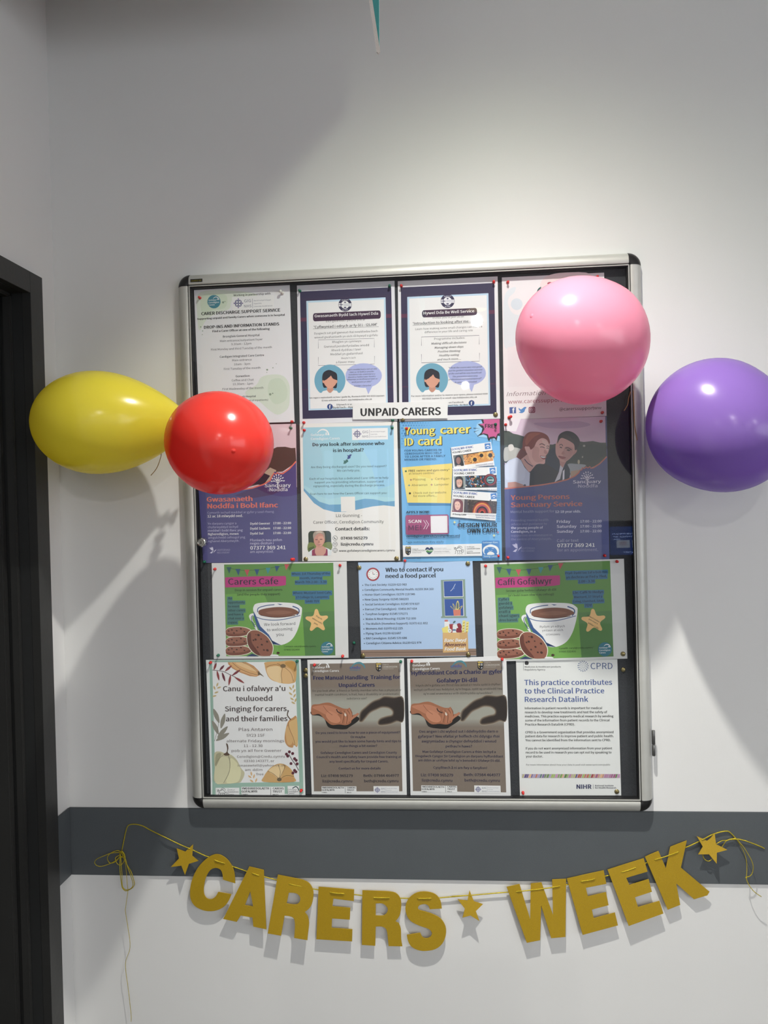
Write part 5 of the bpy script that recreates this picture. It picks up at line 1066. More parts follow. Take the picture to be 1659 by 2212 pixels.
        for tt, xa, xb, yy in (('Oes angen i chi wybod sut i ddefnyddio darn o', 105, 610, 541), ('gyfarpar? Neu efallai yr hoffech chi ddysgu rhai', 98, 619, 572), ('awgrymiadau a chyngor defnyddiol i wneud', 121, 598, 603), ("pethau'n haws?", 275, 444, 635), ('Mae Gofalwyr Ceredigion Carers a thim Iechyd a', 127, 595, 669),
                               ('Diogelwch Cyngor Sir Ceredigion yn darparu hyfforddiant', 82, 643, 697), ("am ddim ar unrhyw lefel sy'n benodol i Ofalwyr Di-dâl.", 99, 625, 724), ('Cysylltwch â ni am fwy o fanylion!', 196, 539, 771), ('Liz: 07498 965279', 117, 323, 819), ('liz@credu.cymru', 123, 317, 853), ('Beth: 07984 464977', 392, 624, 818), ('beth@credu.cymru', 396, 621, 853)): p.T(tt, xa, xb, yy, '22203a', 1)
        trust_logo(p, 118, 878, 2.78); health_logo(p, 457, 878, 1.7); return
    e = 0
    T('Liz: 07498 965279', 1017 + e * .3, 1252 + e * .5, 962 + e, '1c1c2c', 1, 19); T('liz@credu.cymru', 1026 + e * .3, 1247 + e * .3, 1002 + e, '1c1c2c', 1); T('Beth: 07984 464977', 1332 + e * .3, 1596 + e * .5, 961 + e, '1c1c2c', 1, 19); T('beth@credu.cymru', 1337 + e * .3, 1592 + e * .5, 1001 + e, '1c1c2c', 1)
    a = M(1018, 1032 + e * .7); trust_logo(p, a[0], a[1], 3.15 * K); a = M(1406, 1030 + e * .7); health_logo(p, a[0], a[1], 1.92 * K)
p = Sheet('manual_handling_poster', [(663.9, 1425.2), (872.5, 1422.3), (878.9, 1719.7), (673.4, 1719.7)], YP - 0.0004, 'bcbcbb', 186, False,
          'brown English manual handling training poster with reaching hands, second from left in bottom row', 'poster').fr(*F7)
handling(p, Map(lambda x, y: (x, y), 1.0), False); p.done()
# map the English sheet's frame F7 coordinates -> F8 coordinates for the Welsh twin
q7 = [(912, 87), (1633, 77), (1655, 1105), (945, 1105)]; q8 = [(28, 68), (662, 52), (692, 955), (50, 945)]
def h_map(x, y):
    a, b_, c, d = [Vector(v) for v in q7]; u = v = .5; P_ = Vector((x, y))
    for _ in range(6):
        f = a * (1 - u) * (1 - v) + b_ * u * (1 - v) + c * u * v + d * (1 - u) * v - P_; fu = (b_ - a) * (1 - v) + (c - d) * v; fv = (d - a) * (1 - u) + (c - b_) * u
        det = fu.x * fv.y - fu.y * fv.x; u -= (f.x * fv.y - f.y * fv.x) / det; v -= (fu.x * f.y - fu.y * f.x) / det
    a, b_, c, d = [Vector(v_) for v_ in q8]; r = a * (1 - u) * (1 - v) + b_ * u * (1 - v) + c * u * v + d * (1 - u) * v; return (r.x, r.y)
p = Sheet('manual_handling_poster', [(879.5, 1423), (1093.5, 1417.6), (1103.6, 1722.4), (886.9, 1719)], YP - 0.0018, 'c2c2c1', 190, False,
          'brown Welsh manual handling poster with reaching hands, beside the research datalink notice', 'poster').fr(*F8)
handling(p, Map(h_map, 0.885), True); p.done()

p = Sheet('research_notice', [(1114.5, 1425), (1333.5, 1424), (1341.9, 1718.3), (1123.2, 1718.3)], YP - 0.0002, 'bfc0be', 192, False,
          'white research datalink notice with blue heading and multicoloured stripe, bottom right', 'poster').fr(*F8)
p.L([(771, 85), (772, 143)], 2, '555555'); p.S([(780, 92), (785, 84), (800, 84), (806, 92), (802, 106), (784, 106)], '2c2c2e'); p.T('Medicines & Healthcare products', 780, 1012, 125, '2c2c2e', 1); p.T('Regulatory Agency', 780, 912, 143, '2c2c2e', 1)
for rr, n, r0 in ((32, 15, 3.4), (24, 12, 2.6), (16, 10, 2), (8, 6, 1.8)):
    for k in range(n): a = 2 * math.pi * k / n + rr * .05; p.E(1154 + rr * math.cos(a), 116 + rr * math.sin(a), r0, r0, '38507c', n=8)
p.T('CPRD', 1202, 1343, 134, '38507c', 0, h=40)
for k, (t, b_) in enumerate((('This practice contributes', 1340), ('to the Clinical Practice', 1290), ('Research Datalink', 1187))): p.T(t, 778 + k * 1.5, b_, 236 + k * 54, '3c5088', 1, h=33)
rows = (('Information in patient records is important for medical', 1276, 391), ('research to develop new treatments and test the safety of', 1308, 417), ('medicines. This practice supports medical research by sending', 1348, 443), ('some of the information from patient records to the Clinical', 1324, 469), ('Practice Research Datalink (CPRD).', 1102, 495),
        ('CPRD is a Government organisation that provides anonymised', 1349, 545), ('patient data for research to improve patient and public health.', 1350, 570), ('You cannot be identified from the information sent to CPRD.', 1331, 596), ('If you do not want anonymised information from your patient', 1340, 648), ('record to be used in research you can opt out by speaking to', 1336, 674), ('your doctor.', 896, 699))
for k, (t, b_, y) in enumerate(rows): p.T(t, 781 + (y - 391) * .022, b_, y, '222224', 1, h=14)
p.T('For more information about how your data is used visit www.cprd.com/public', 790, 1328, 751, '3a3a3c')
sc_ = ['4c4470', '6a6088', '8c84a4', '3c6a5c', '5a7c3c', '8aa04c', '6c8c3c', '4c702c', '7c9a4c', '9c9c60', '9a4c34', 'a85c3c', '8c3c34', 'b07c5c', 'c0986c', '9c6c8c', '8c4c6c', 'a8789c']
p.R(762, 806, 1391, 830, '9c8c9c')
for k in range(44):
    x = 762 + k * 14.2; c = sc_[min(17, int(k / 44 * 18))] if k % 3 else random.choice(sc_); w_ = 12 if k % 2 else 8
    p.P([(x + 8, 806.5), (min(x + 8 + w_, 1391), 806.5), (min(x + w_, 1391), 829.5), (x, 829.5)], c)
p.T('NIHR', 1112, 1208, 899, '2a2e50', 2, h=27); p.L([(1218, 872), (1219, 900)], 2, '555555'); p.T('National Institute', 1230, 1349, 884, '2c2c40', 1); p.T('for Health Research', 1230, 1365, 898, '2c2c40', 1)
p.done()

p = Sheet('paper_heading_strip', [(761.9, 871.3), (967.6, 866.9), (966.6, 903.6), (761.9, 906.2)], YP - 0.0026, 'd3d3d2', 212, False,
          'narrow white strip reading unpaid carers in bold black capitals', 'sign', bend=('x', lambda t: 0.0006 * math.sin(math.pi * t), 6)).fr(*F1)
p.T('UNPAID CARERS', 1378, 1979, 1240, '1a1a1c', 2, h=56)
p.done()

# ------------------------------------------------------------------ maker's sticker on the frame
sp = at(424.5, 606.2, -0.0252)
st = box_obj('maker_sticker', sp.x - 0.0132, sp.x + 0.0132, -0.0266, -0.0250, sp.z - 0.0034, sp.z + 0.0034, M_blk, board, 0.0002)
st['label'] = 'small black sticker with yellow lettering'
V, F = text_geo('BOARDS-UK', 0.038, 0.0)
bm = bmesh.new(); mxv = max(v.x for v in V); k_ = 0.0225 / mxv
vv = [bm.verts.new(Vector((sp.x - 0.01125 + v.x * k_, -0.0268, sp.z - 0.0020 + v.y * k_ * 1.1)) + rb) for v in V]
for f in F:
    try: bm.faces.new([vv[i] for i in f])
    except ValueError: pass
M_yel = mat('yellow_ink', (214, 196, 60), 0.5, var=0.02)
o = mesh_obj('sticker_lettering', bm, M_yel, None); o.parent = st

# ------------------------------------------------------------------ pins
def pin_mesh(kind, big=False):
    bm = bmesh.new()
    if kind == 'brass': lathe(bm, [(0, 0.0), (0.0050, 0.0002), (0.0050, 0.0007), (0.0042, 0.0016), (0.0026, 0.0023), (0.0, 0.0026)], Vector((0, 0, 0)), (0, -1, 0), 20)
    else:
        s = 1.06 if big else 0.85
        lathe(bm, [(0, 0.0), (0.0036 * s, 0.0002), (0.0038 * s, 0.0010 * s), (0.0024 * s, 0.0022 * s), (0.0017 * s, 0.0045 * s), (0.0019 * s, 0.0072 * s), (0.0029 * s, 0.0082 * s), (0.0031 * s, 0.0092 * s), (0.0027 * s, 0.0104 * s), (0, 0.0106 * s)], Vector((0, 0, 0)), (0, -1, 0), 18)
    me = bpy.data.meshes.new('push_pin'); bm.to_mesh(me); bm.free(); me.shade_smooth(); me.materials.append(PINM[kind]); return me
_pm = {}
def pin(px_, py_, kind, label, depth=0.0, big=False, tx=0.0, tz=0.0):
    k = (kind, big)
    if k not in _pm: _pm[k] = pin_mesh(kind, big)
    y = YP - depth - 0.0004
    o = bpy.data.objects.new('drawing_pin' if kind == 'brass' else 'push_pin', _pm[k]); COL.objects.link(o)
    # the photo gives the head; the base sits a little behind it
    h = 0.0 if kind == 'brass' else (0.0105 if big else 0.008)
    p = at(px_, py_, y - h); o.location = (p.x + h * math.tan(tz), y, p.z - h * math.tan(tx)); o.rotation_euler = (-tx, 0, tz)
    tag(o, label, 'pin', 'pins on the notice board'); return o
R_, G_, B_ = 'red', 'green', 'brass'
for a in [
    (429.8, 641.8, R_, 'red push pin in the top left corner of the carer discharge poster', 0), (610.6, 628.2, 'white', 'large white push pin at the top right of the carer discharge poster', 0, True, 0.18, -0.25),
    (646.5, 626.8, G_, 'green push pin in the top left corner of the Welsh purple-bordered poster', 0), (840.0, 616.1, G_, 'green push pin in the top right corner of the Welsh purple-bordered poster', 0, False, 0.1, 0.1),
    (629.7, 910.3, R_, 'red push pin at the bottom right of the carer discharge poster', 0), (655.4, 912.4, R_, 'red push pin at the bottom left of the Welsh purple-bordered poster', 0),
    (866.6, 616.2, R_, 'red push pin in the top left corner of the English purple-bordered poster', 0), (1066.9, 607.5, R_, 'red push pin in the top right corner of the English purple-bordered poster', 0),
    (1097.3, 608.2, R_, 'red push pin in the top left corner of the white information poster', 0), (1291.0, 596.6, R_, 'red push pin at the top right of the white information poster, above the pink balloon', 0),
    (1302.2, 890.7, R_, 'red push pin in the bottom right corner of the white information poster', 0), (1097.3, 899.8, R_, 'large bright red push pin at the bottom left of the white information poster', 0, True, 0.12, 0.3),
    (1070.4, 895.6, B_, 'brass drawing pin at the bottom right of the English purple-bordered poster', 0), (870.0, 906.0, B_, 'brass drawing pin above the left end of the young carer ID card poster', 0.0006),
    (847.7, 907.4, G_, 'green push pin just below the unpaid carers strip', 0.0006),
    (627.2, 924.3, G_, 'green push pin in the top right corner of the Welsh purple youth poster', 0), (656.2, 928.7, R_, 'red push pin in the top left corner of the in-hospital poster', 0.0006),
    (846.7, 923.7, G_, 'green push pin in the top right corner of the in-hospital poster', 0.0006), (634.0, 1208.4, R_, 'red push pin at the bottom right of the Welsh purple youth poster', 0.001, True, 0.1, -0.2),
    (660.6, 1207.9, B_, 'brass drawing pin at the bottom left of the in-hospital poster, below the portrait', 0.0006), (856.7, 1206.4, B_, 'brass drawing pin at the bottom right of the in-hospital poster', 0.0006),
    (440.0, 1214.0, G_, 'dark green push pin at the bottom left of the Welsh purple youth poster', 0), (1070.7, 916.0, G_, 'dark green push pin on the word free of the blue ID card poster', 0.0008),
    (878.0, 925.0, R_, 'red push pin on the first letter of the blue ID card poster heading', 0.0008), (1092.8, 916.7, R_, 'small red push pin at the top left of the poster with two young people', 0.0004),
    (1299.4, 909.7, R_, 'red push pin at the top right of the poster with two young people', 0.0004), (874.3, 1212.0, R_, 'red push pin at the bottom left of the blue ID card poster', 0.0004),
    (1077.0, 1201.0, R_, 'red push pin at the bottom right of the blue ID card poster', 0.0008), (1097.7, 1205.0, R_, 'red push pin at the bottom left of the poster with two young people', 0.0004),
    (1307.4, 1200.6, R_, 'red push pin at the bottom right of the poster with two young people', 0.0004), (1010.6, 1217.4, B_, 'brass drawing pin at the top right of the light blue food parcel poster', 0.0002),
    (462.7, 1229.8, R_, 'red push pin at the top left of the English cafe poster', 0.001), (733.0, 1220.7, R_, 'red push pin at the top right of the English cafe poster', 0.0024, False, 0.2, 0.05),
    (469.9, 1416.6, G_, 'green push pin at the bottom left of the English cafe poster', 0.001), (739.4, 1418.5, R_, 'red push pin at the bottom right of the English cafe poster', 0.0024),
    (775.8, 1226.2, B_, 'brass drawing pin at the top left of the light blue food parcel poster', 0.0002), (762.9, 1388.9, G_, 'green push pin in the bare felt left of the food parcel poster', -0.0009, False, 0.15, 0.1),
    (784.3, 1416.2, B_, 'brass drawing pin at the bottom left of the light blue food parcel poster', 0.0002), (1049.3, 1223.2, R_, 'red push pin at the top left of the Welsh cafe poster', 0.0014),
    (1334.1, 1213.4, R_, 'red push pin at the top right of the Welsh cafe poster', 0.0014), (1345.8, 1412.5, B_, 'brass drawing pin at the bottom right corner of the Welsh cafe poster', 0.0014),
    (1011.8, 1414.0, B_, 'brass drawing pin at the bottom right of the light blue food parcel poster', 0.0018), (453.2, 1432.4, R_, 'red push pin at the top left of the singing for carers poster', 0.001),
    (640.7, 1429.5, G_, 'green push pin at the top right of the singing for carers poster', 0.001), (649.7, 1709.6, R_, 'red push pin at the bottom right of the singing for carers poster', 0.0075),
    (660.4, 1447.7, B_, 'upper of two brass pins in the bare felt beside the singing for carers poster', -0.0009), (660.4, 1459.5, B_, 'lower of two brass pins in the bare felt beside the singing for carers poster', -0.0009),
    (678.3, 1437.6, R_, 'red push pin at the top left of the English manual handling poster', 0.0008), (865.3, 1430.4, G_, 'green push pin at the top right of the English manual handling poster', 0.0008),
    (889.2, 1429.7, R_, 'red push pin at the top left of the Welsh manual handling poster', 0.0022), (1085.0, 1425.3, R_, 'red push pin at the top right of the Welsh manual handling poster', 0.0022),
    (1346.3, 1446.6, B_, 'brass drawing pin in the bare felt right of the research notice heading', -0.0009), (1130.3, 1714.6, R_, 'red push pin at the bottom left of the white research notice', 0.0002),
    (1332.4, 1709.9, B_, 'brass drawing pin at the bottom right of the white research notice', 0.0002)]:
    pin(*a)

# ------------------------------------------------------------------ balloons
def balloon(name_label, px_, py_, y, tip, L_tip, L_neck, R, m, squash=(1, 1), full=0.75):
    """tip = direction of the round end; the neck points the other way"""
    c = at(px_, py_, y); A = -Vector(tip).normalized()
    root = empty('balloon', (c.x, c.y, c.z), name_label, 'balloon', 'party balloons on the notice board')
    Xa = A.cross(Vector((0, 0, 1))).normalized(); Ya = A.cross(Xa)
    prof = []
    for k in range(19):
        a = math.pi / 2 * (1 - k / 18); prof.append((R * math.cos(a), -L_tip * math.sin(a)))
    for k in range(1, 21):
        u = k / 20; prof.append((max(0.0065, R * (math.cos(math.pi / 2 * u) ** full)), L_neck * u))
    prof += [(0.0058, L_neck + 0.004), (0.0050, L_neck + 0.010)]
    bm = bmesh.new(); SEG = 56; rings = []
    for r, h in prof:
        if r < 1e-5: rings.append([bm.verts.new(Vector((0, 0, h)))])
        else: rings.append([bm.verts.new(Vector((r * squash[0] * math.cos(2 * math.pi * i / SEG), r * squash[1] * math.sin(2 * math.pi * i / SEG), h))) for i in range(SEG)])
    for a_, b_ in zip(rings, rings[1:]):
        for i in range(SEG):
            j = (i + 1) % SEG
            vs = [a_[i % len(a_)], b_[i], b_[j], a_[j % len(a_)]]; u = []
            for v in vs:
                if v not in u: u.append(v)
            bm.faces.new(u)
    bmesh.ops.recalc_face_normals(bm, faces=bm.faces[:])
    rot = Matrix((Xa, Ya, A)).transposed().to_4x4()
    o = mesh_obj('inflated_skin', bm, m, root, smooth=True); o.matrix_local = rot
    bm = bmesh.new()
    lathe(bm, [(0.0050, L_neck + 0.008), (0.0085, L_neck + 0.010), (0.0092, L_neck + 0.0135), (0.0060, L_neck + 0.016), (0.0035, L_neck + 0.018), (0.0075, L_neck + 0.026), (0.0085, L_neck + 0.0285), (0.0078, L_neck + 0.0290), (0.003, L_neck + 0.020)], Vector((0, 0, 0)), (0, 0, 1), 20)
    o = mesh_obj('knot', bm, m, root, smooth=True); o.matrix_local = rot
    bm = bmesh.new(); lathe(bm, [(0.0, -L_tip - 0.0010), (0.0022, -L_tip - 0.0008), (0.0040, -L_tip + 0.0001), (0.0055, -L_tip + 0.0006)], Vector((0, 0, 0)), (0, 0, 1), 18)
    o = mesh_obj('nipple', bm, m, root, smooth=True); o.matrix_local = rot
    return root, c + A * (L_neck + 0.012)
MB_Y = balloon_mat('yellow_latex', (255, 242, 84)); MB_R = balloon_mat('red_latex', (240, 72, 62)); MB_P = balloon_mat('pink_latex', (240, 162, 186)); MB_V = balloon_mat('purple_latex', (154, 120, 202))
_, n1 = balloon('shiny yellow balloon beside the dark door frame, left of the red balloon', 208, 913, -0.152, (-0.96, -0.18, 0.02), 0.126, 0.195, 0.1035, MB_Y, full=0.78)
_, n2 = balloon('shiny red balloon over the left edge of the notice board', 475, 957, -0.290, (0.46, -0.84, -0.20), 0.106, 0.168, 0.0965, MB_R, (1.0, 0.965), full=0.50)
_, n3 = balloon('pale pink balloon over the top right corner of the notice board', 1267, 740, -0.165, (-0.76, -0.60, 0.24), 0.146, 0.128, 0.1185, MB_P, full=0.60)
_, n4 = balloon('purple balloon to the right of the notice board', 1540, 915, -0.160, (0.50, -0.70, -0.50), 0.150, 0.118, 0.1225, MB_V, full=0.42)

# curled ribbon ends below the knots
def cord_obj(name, pts, r, m, parent=None, n=6, label=None, cat=None, group=None):
    bm = bmesh.new(); P = smooth_path([Vector(p) for p in pts], n)
    off = rel(parent) if parent is not None else Vector((0, 0, 0))
    if parent is None:
        o0 = P[0].copy(); off = -o0
    tube(bm, [p + off for p in P], r)
    o = mesh_obj(name, bm, m, parent, smooth=True)
    if parent is None: o.location = o0
    return tag(o, label, cat, group)
cord_obj('ribbon', [at(357, 946, -0.10), at(356, 950, -0.105), at(350, 972, -0.12), at(346, 992, -0.115), at(338, 1012, -0.11), at(326, 1027, -0.105)], 0.0008, M_ribbon, label='short dark curled ribbon end hanging between the yellow and red balloons', cat='ribbon')
f = lambda x, y: (1320 + x / 12.29, 840 + y / 12.29)
cord_obj('ribbon', [at(*f(520, 75), -0.040), at(*f(505, 120), -0.040), at(*f(465, 250), -0.038), at(*f(440, 420), -0.036), at(*f(345, 580), -0.034)], 0.0009, M_ribbon, label='short tan ribbon end curling left below the pink balloon', cat='ribbon')
cord_obj('ribbon', [at(*f(588, 40), -0.040), at(*f(590, 90), -0.040), at(*f(605, 400), -0.037), at(*f(622, 900), -0.034), at(*f(655, 1150), -0.032), at(*f(700, 1370), -0.031)], 0.0009, M_ribbon, label='longer tan ribbon end hanging down the right frame below the pink balloon', cat='ribbon')

# ------------------------------------------------------------------ carers week garland
gar = empty('letter_garland', at(950, 1930, -0.012), 'gold letter garland strung across the grey rail and wall below the notice board', 'banner')
rg = rel(gar)
def fr(X0, Y0, X1): s = 1659.0 / (X1 - X0); return lambda q: (X0 + q[0] / s, Y0 + q[1] / s)
A1, A2, A3, A4 = fr(380, 1780, 1000), fr(950, 1750, 1659), fr(200, 1770, 460), fr(1490, 1770, 1659)
def card(name, fm, outer, holes, ztop_px, dbot, label, thick=0.0012, ytop=-0.0075):
    po = [fm(q) for q in outer]
    xs = sum(p[0] for p in po) / len(po); top = min(p[1] for p in po); bot = max(p[1] for p in po)
    zt = at(xs, top, ytop).z; zb = at(xs, bot, ytop).z; k = (dbot + ytop) / (zt - zb)      # y grows towards the wall
    # plane: y = ytop + k*(z - zt), so at zb it stands dbot off the wall
    k = -( -dbot - ytop) / (zt - zb)
    loops = [[atp(p[0], p[1], ytop, zt, k) + rg for p in [fm(q) for q in lp]] for lp in [outer] + holes]
    cu = bpy.data.curves.new('c', 'CURVE'); cu.dimensions = '2D'; cu.fill_mode = 'BOTH'; cu.extrude = thick / 2; cu.bevel_depth = 0.0001; cu.bevel_resolution = 0
    ref = loops[0][0]; up = Vector((0, k, 1)).normalized(); right = Vector((1, 0, 0)); nor = right.cross(up)
    for lp in loops:
        sp_ = cu.splines.new('POLY'); sp_.points.add(len(lp) - 1); sp_.use_cyclic_u = True
        for pt, v in zip(sp_.points, lp): d = v - ref; pt.co = (d.dot(right), d.dot(up), 0, 1)
    ob = bpy.data.objects.new('c', cu); COL.objects.link(ob); me = bpy.data.meshes.new_from_object(ob); bpy.data.objects.remove(ob); bpy.data.curves.remove(cu)
    Mx = Matrix((right, up, nor)).transposed()
    for v in me.vertices: v.co = Mx @ v.co + ref
    me.materials.clear(); me.materials.append(M_gold); me.name = name
    o = bpy.data.objects.new(name, me); link(o, gar); o['label'] = label; return o
def rnd(pts, n=3):      # round a closed outline
    P = [Vector((p[0], p[1])) for p in pts]; m = len(P); out = []
    for i in range(m):
        p0, p1, p2, p3 = P[i - 1], P[i], P[(i + 1) % m], P[(i + 2) % m]
        for k in range(n):
            t = k / n; out.append(tuple(0.5 * ((2 * p1) + (-p0 + p2) * t + (2 * p0 - 5 * p1 + 4 * p2 - p3) * t * t + (-p0 + 3 * p1 - 3 * p2 + p3) * t ** 3)))
    return out
def arc(pts, n=3):      # open smooth run
    return [(v.x, v.y) for v in smooth_path([Vector((p[0], p[1], 0)) for p in pts], n)]
C_ = arc([(343, 342), (338, 280), (318, 230), (285, 193), (245, 174), (205, 182), (165, 210), (128, 252), (100, 305), (84, 365), (84, 425), (105, 468), (142, 492), (185, 503), (235, 499), (278, 477), (305, 443), (321, 405)]) + arc([(245, 392), (230, 418), (205, 434), (178, 427), (163, 400), (163, 355), (175, 305), (200, 265), (230, 253), (258, 263), (270, 290), (273, 321)])
card('banner_letter', A1, C_, [], 0, 0.0115, 'gold letter C')
card('banner_letter', A1, [(425, 245), (508, 265), (523, 608), (448, 592), (443, 540), (375, 528), (352, 565), (274, 548)], [[(430, 388), (447, 476), (399, 468)]], 0, 0.016, 'gold letter A')
card('banner_letter', A1, [(590, 292)] + arc([(730, 320), (770, 340), (793, 380), (793, 430), (778, 478), (745, 508)]) + arc([(762, 530), (770, 570), (764, 630), (760, 671)]) + [(684, 658)] + arc([(688, 600), (686, 556), (668, 535), (628, 529)]) + [(608, 645), (531, 632)],
     [arc([(653, 396), (695, 400), (718, 422), (715, 450), (692, 465), (640, 458)])], 0, 0.021, 'gold letter R, the third letter')
card('banner_letter', A1, [(825, 362), (1030, 378), (1028, 445), (910, 430), (905, 475), (1008, 484), (1005, 552), (902, 545), (900, 600), (1020, 608), (1018, 678), (812, 665)], [], 0, 0.010, 'gold letter E, the fourth letter')
card('banner_letter', A1, [(1078, 383), (1210, 387)] + arc([(1225, 388), (1270, 397), (1298, 430), (1302, 480), (1292, 530), (1268, 562)]) + arc([(1288, 572), (1300, 605), (1302, 665), (1309, 706)]) + [(1230, 705)] + arc([(1224, 650), (1216, 608), (1190, 592), (1155, 592)]) + [(1152, 703), (1075, 698)],
     [arc([(1155, 459), (1195, 459), (1222, 482), (1222, 508), (1200, 528), (1155, 528)])], 0, 0.0105, 'gold letter R, the fifth letter')
S_ = arc([(1537, 488), (1528, 440), (1500, 405), (1450, 390), (1395, 395), (1350, 425), (1328, 470), (1332, 520), (1357, 560), (1410, 588), (1460, 605), (1480, 630), (1470, 652), (1445, 660), (1425, 652), (1412, 628)]) + arc([(1335, 640), (1342, 675), (1362, 708), (1400, 728), (1445, 733), (1500, 722), (1540, 690), (1560, 640), (1558, 590), (1530, 545), (1485, 520), (1440, 505), (1405, 495), (1400, 480), (1412, 467), (1440, 462), (1460, 472), (1467, 492)])
card('banner_letter', A1, S_, [], 0, 0.0125, 'gold letter S')
card('banner_letter', A2, [(338, 388), (403, 373), (457, 552), (460, 371), (514, 365), (573, 532), (568, 350), (638, 347), (635, 640), (563, 647), (512, 480), (507, 657), (440, 670)], [], 0, 0.013, 'gold letter W')
card('banner_letter', A2, [(642, 345), (828, 304), (842, 372), (738, 392), (748, 436), (840, 414), (853, 480), (768, 502), (778, 546), (885, 517), (900, 582), (722, 630)], [], 0, 0.0115, 'gold letter E after the W')
card('banner_letter', A2, [(848, 300), (1030, 243), (1050, 310), (942, 342), (958, 378), (1055, 348), (1072, 412), (986, 440), (1002, 490), (1110, 458), (1130, 522), (955, 585)], [], 0, 0.016, 'gold letter E before the K')
card('banner_letter', A2, [(1037, 235), (1105, 206), (1143, 295), (1165, 185), (1248, 153), (1218, 290), (1363, 412), (1352, 430), (1285, 450), (1195, 370), (1215, 478), (1152, 503)], [], 0, 0.0115, 'gold letter K')
card('banner_star', A3, [(1385, 345), (1372, 500), (1460, 570), (1328, 612), (1275, 765), (1225, 637), (1080, 655), (1193, 537), (1160, 397), (1278, 445)], [], 0, 0.019, 'gold star left of the letters')
card('banner_star', A2, [(150, 405), (172, 460), (218, 475), (182, 510), (200, 560), (155, 532), (115, 543), (127, 498), (90, 450), (140, 457)], [], 0, 0.019, 'gold star between the two words')
card('banner_star', A4, [(150, 355), (370, 455), (525, 300), (555, 525), (795, 645), (572, 705), (570, 940), (408, 740), (175, 740), (275, 575)], [], 0, 0.022, 'gold star right of the letters')
YF, YN = -0.0096, -0.0054      # cord in front of / behind the cards
path = []
def cp(fm, pts, y): path.extend([at(*fm(q), y) for q in pts])
cp(A3, [(400, 440), (430, 300), (452, 190), (480, 100), (520, 72), (600, 68), (700, 95), (800, 150)], -0.0052)
cp(A3, [(1000, 248), (1200, 345), (1330, 400)], -0.0100); cp(A3, [(1345, 408)], -0.0085); cp(A3, [(1400, 432), (1560, 505)], -0.0065)
cp(A1, [(190, 190)], YN); cp(A1, [(215, 204)], YN); cp(A1, [(228, 211), (250, 219), (278, 227)], YF); cp(A1, [(290, 232), (330, 246)], YN); cp(A1, [(410, 274)], YN)
cp(A1, [(432, 281)], YN); cp(A1, [(445, 286), (462, 292), (478, 297)], YF); cp(A1, [(492, 300), (512, 305), (580, 323), (640, 342)], YN); cp(A1, [(655, 347), (690, 354), (728, 361)], YF); cp(A1, [(742, 365), (795, 375), (822, 380), (880, 392)], YN)
cp(A1, [(895, 396), (930, 401), (968, 403)], YF); cp(A1, [(980, 405), (1030, 408), (1080, 414), (1135, 422)], YN); cp(A1, [(1148, 426), (1190, 427), (1230, 427)], YF); cp(A1, [(1245, 428), (1300, 429), (1385, 430)], YN)
cp(A1, [(1400, 431), (1435, 431), (1470, 430)], YF); cp(A1, [(1485, 429), (1520, 427), (1659, 415)], YN)
cp(A2, [(60, 436), (145, 431)], YN); cp(A2, [(152, 431), (158, 431)], YF); cp(A2, [(166, 430), (340, 415), (380, 414)], YN); cp(A2, [(390, 412), (430, 408), (500, 400), (560, 392), (602, 385)], YF); cp(A2, [(612, 382), (650, 375), (705, 362)], YN)
cp(A2, [(716, 360), (750, 355), (780, 349)], YF); cp(A2, [(792, 346), (845, 332), (905, 318)], YN); cp(A2, [(918, 314), (950, 305), (986, 292)], YF); cp(A2, [(998, 287), (1040, 268), (1080, 254)], YN); cp(A2, [(1090, 250), (1140, 235), (1198, 214)], YF); cp(A2, [(1212, 206), (1240, 190)], YN)
cp(A4, [(0, 560), (150, 490), (220, 460)], -0.0065); cp(A4, [(260, 437), (300, 415), (420, 350)], -0.0115); cp(A4, [(500, 312), (530, 305)], -0.0065); cp(A4, [(640, 270), (760, 250), (830, 262), (900, 320), (985, 415)], -0.006)
cord_obj('gold_cord', path, 0.00115, M_cord, gar, 4)
def gc(fm, pts, y, r=0.0009):
    ys = y if isinstance(y, (list, tuple)) else [y] * len(pts)
    return cord_obj('gold_cord', [at(*fm(q), -0.0045 + (yy + 0.009) * 0.7) for q, yy in zip(pts, ys)], r, M_cord, gar, 5)
# tangle at the left end
gc(A3, [(400, 450), (340, 430), (260, 460), (215, 500), (205, 545), (230, 595), (280, 600), (330, 570), (380, 510)], [-.012, -.014, -.018, -.020, -.020, -.018, -.016, -.014, -.012])
gc(A3, [(395, 455), (260, 465), (150, 505), (60, 545), (28, 590), (50, 630), (110, 648), (200, 625), (300, 580), (390, 500)], [-.012, -.02, -.028, -.032, -.032, -.030, -.028, -.022, -.016, -.012], 0.0008)
gc(A3, [(380, 490), (325, 520), (315, 555), (340, 610), (380, 630), (420, 600), (440, 540), (410, 480)], [-.014, -.020, -.022, -.022, -.020, -.018, -.016, -.014], 0.0008)
gc(A3, [(400, 450), (435, 500), (470, 620), (530, 720), (570, 850), (575, 900), (540, 950), (460, 985), (415, 950), (400, 900), (380, 740), (375, 600), (385, 480)], [-.012, -.018, -.024, -.028, -.030, -.030, -.028, -.026, -.026, -.026, -.024, -.02, -.014])
gc(A3, [(390, 460), (450, 540), (480, 650), (520, 760), (555, 880), (540, 940), (490, 970), (440, 960), (410, 910), (405, 760), (395, 640), (388, 500)], [-.014, -.020, -.026, -.030, -.032, -.030, -.028, -.028, -.028, -.026, -.022, -.014], 0.0008)
gc(A3, [(370, 450), (405, 440), (435, 480), (420, 520), (375, 500), (385, 460), (430, 470), (450, 530)], [-.016, -.018, -.018, -.016, -.016, -.019, -.019, -.016], 0.0012)
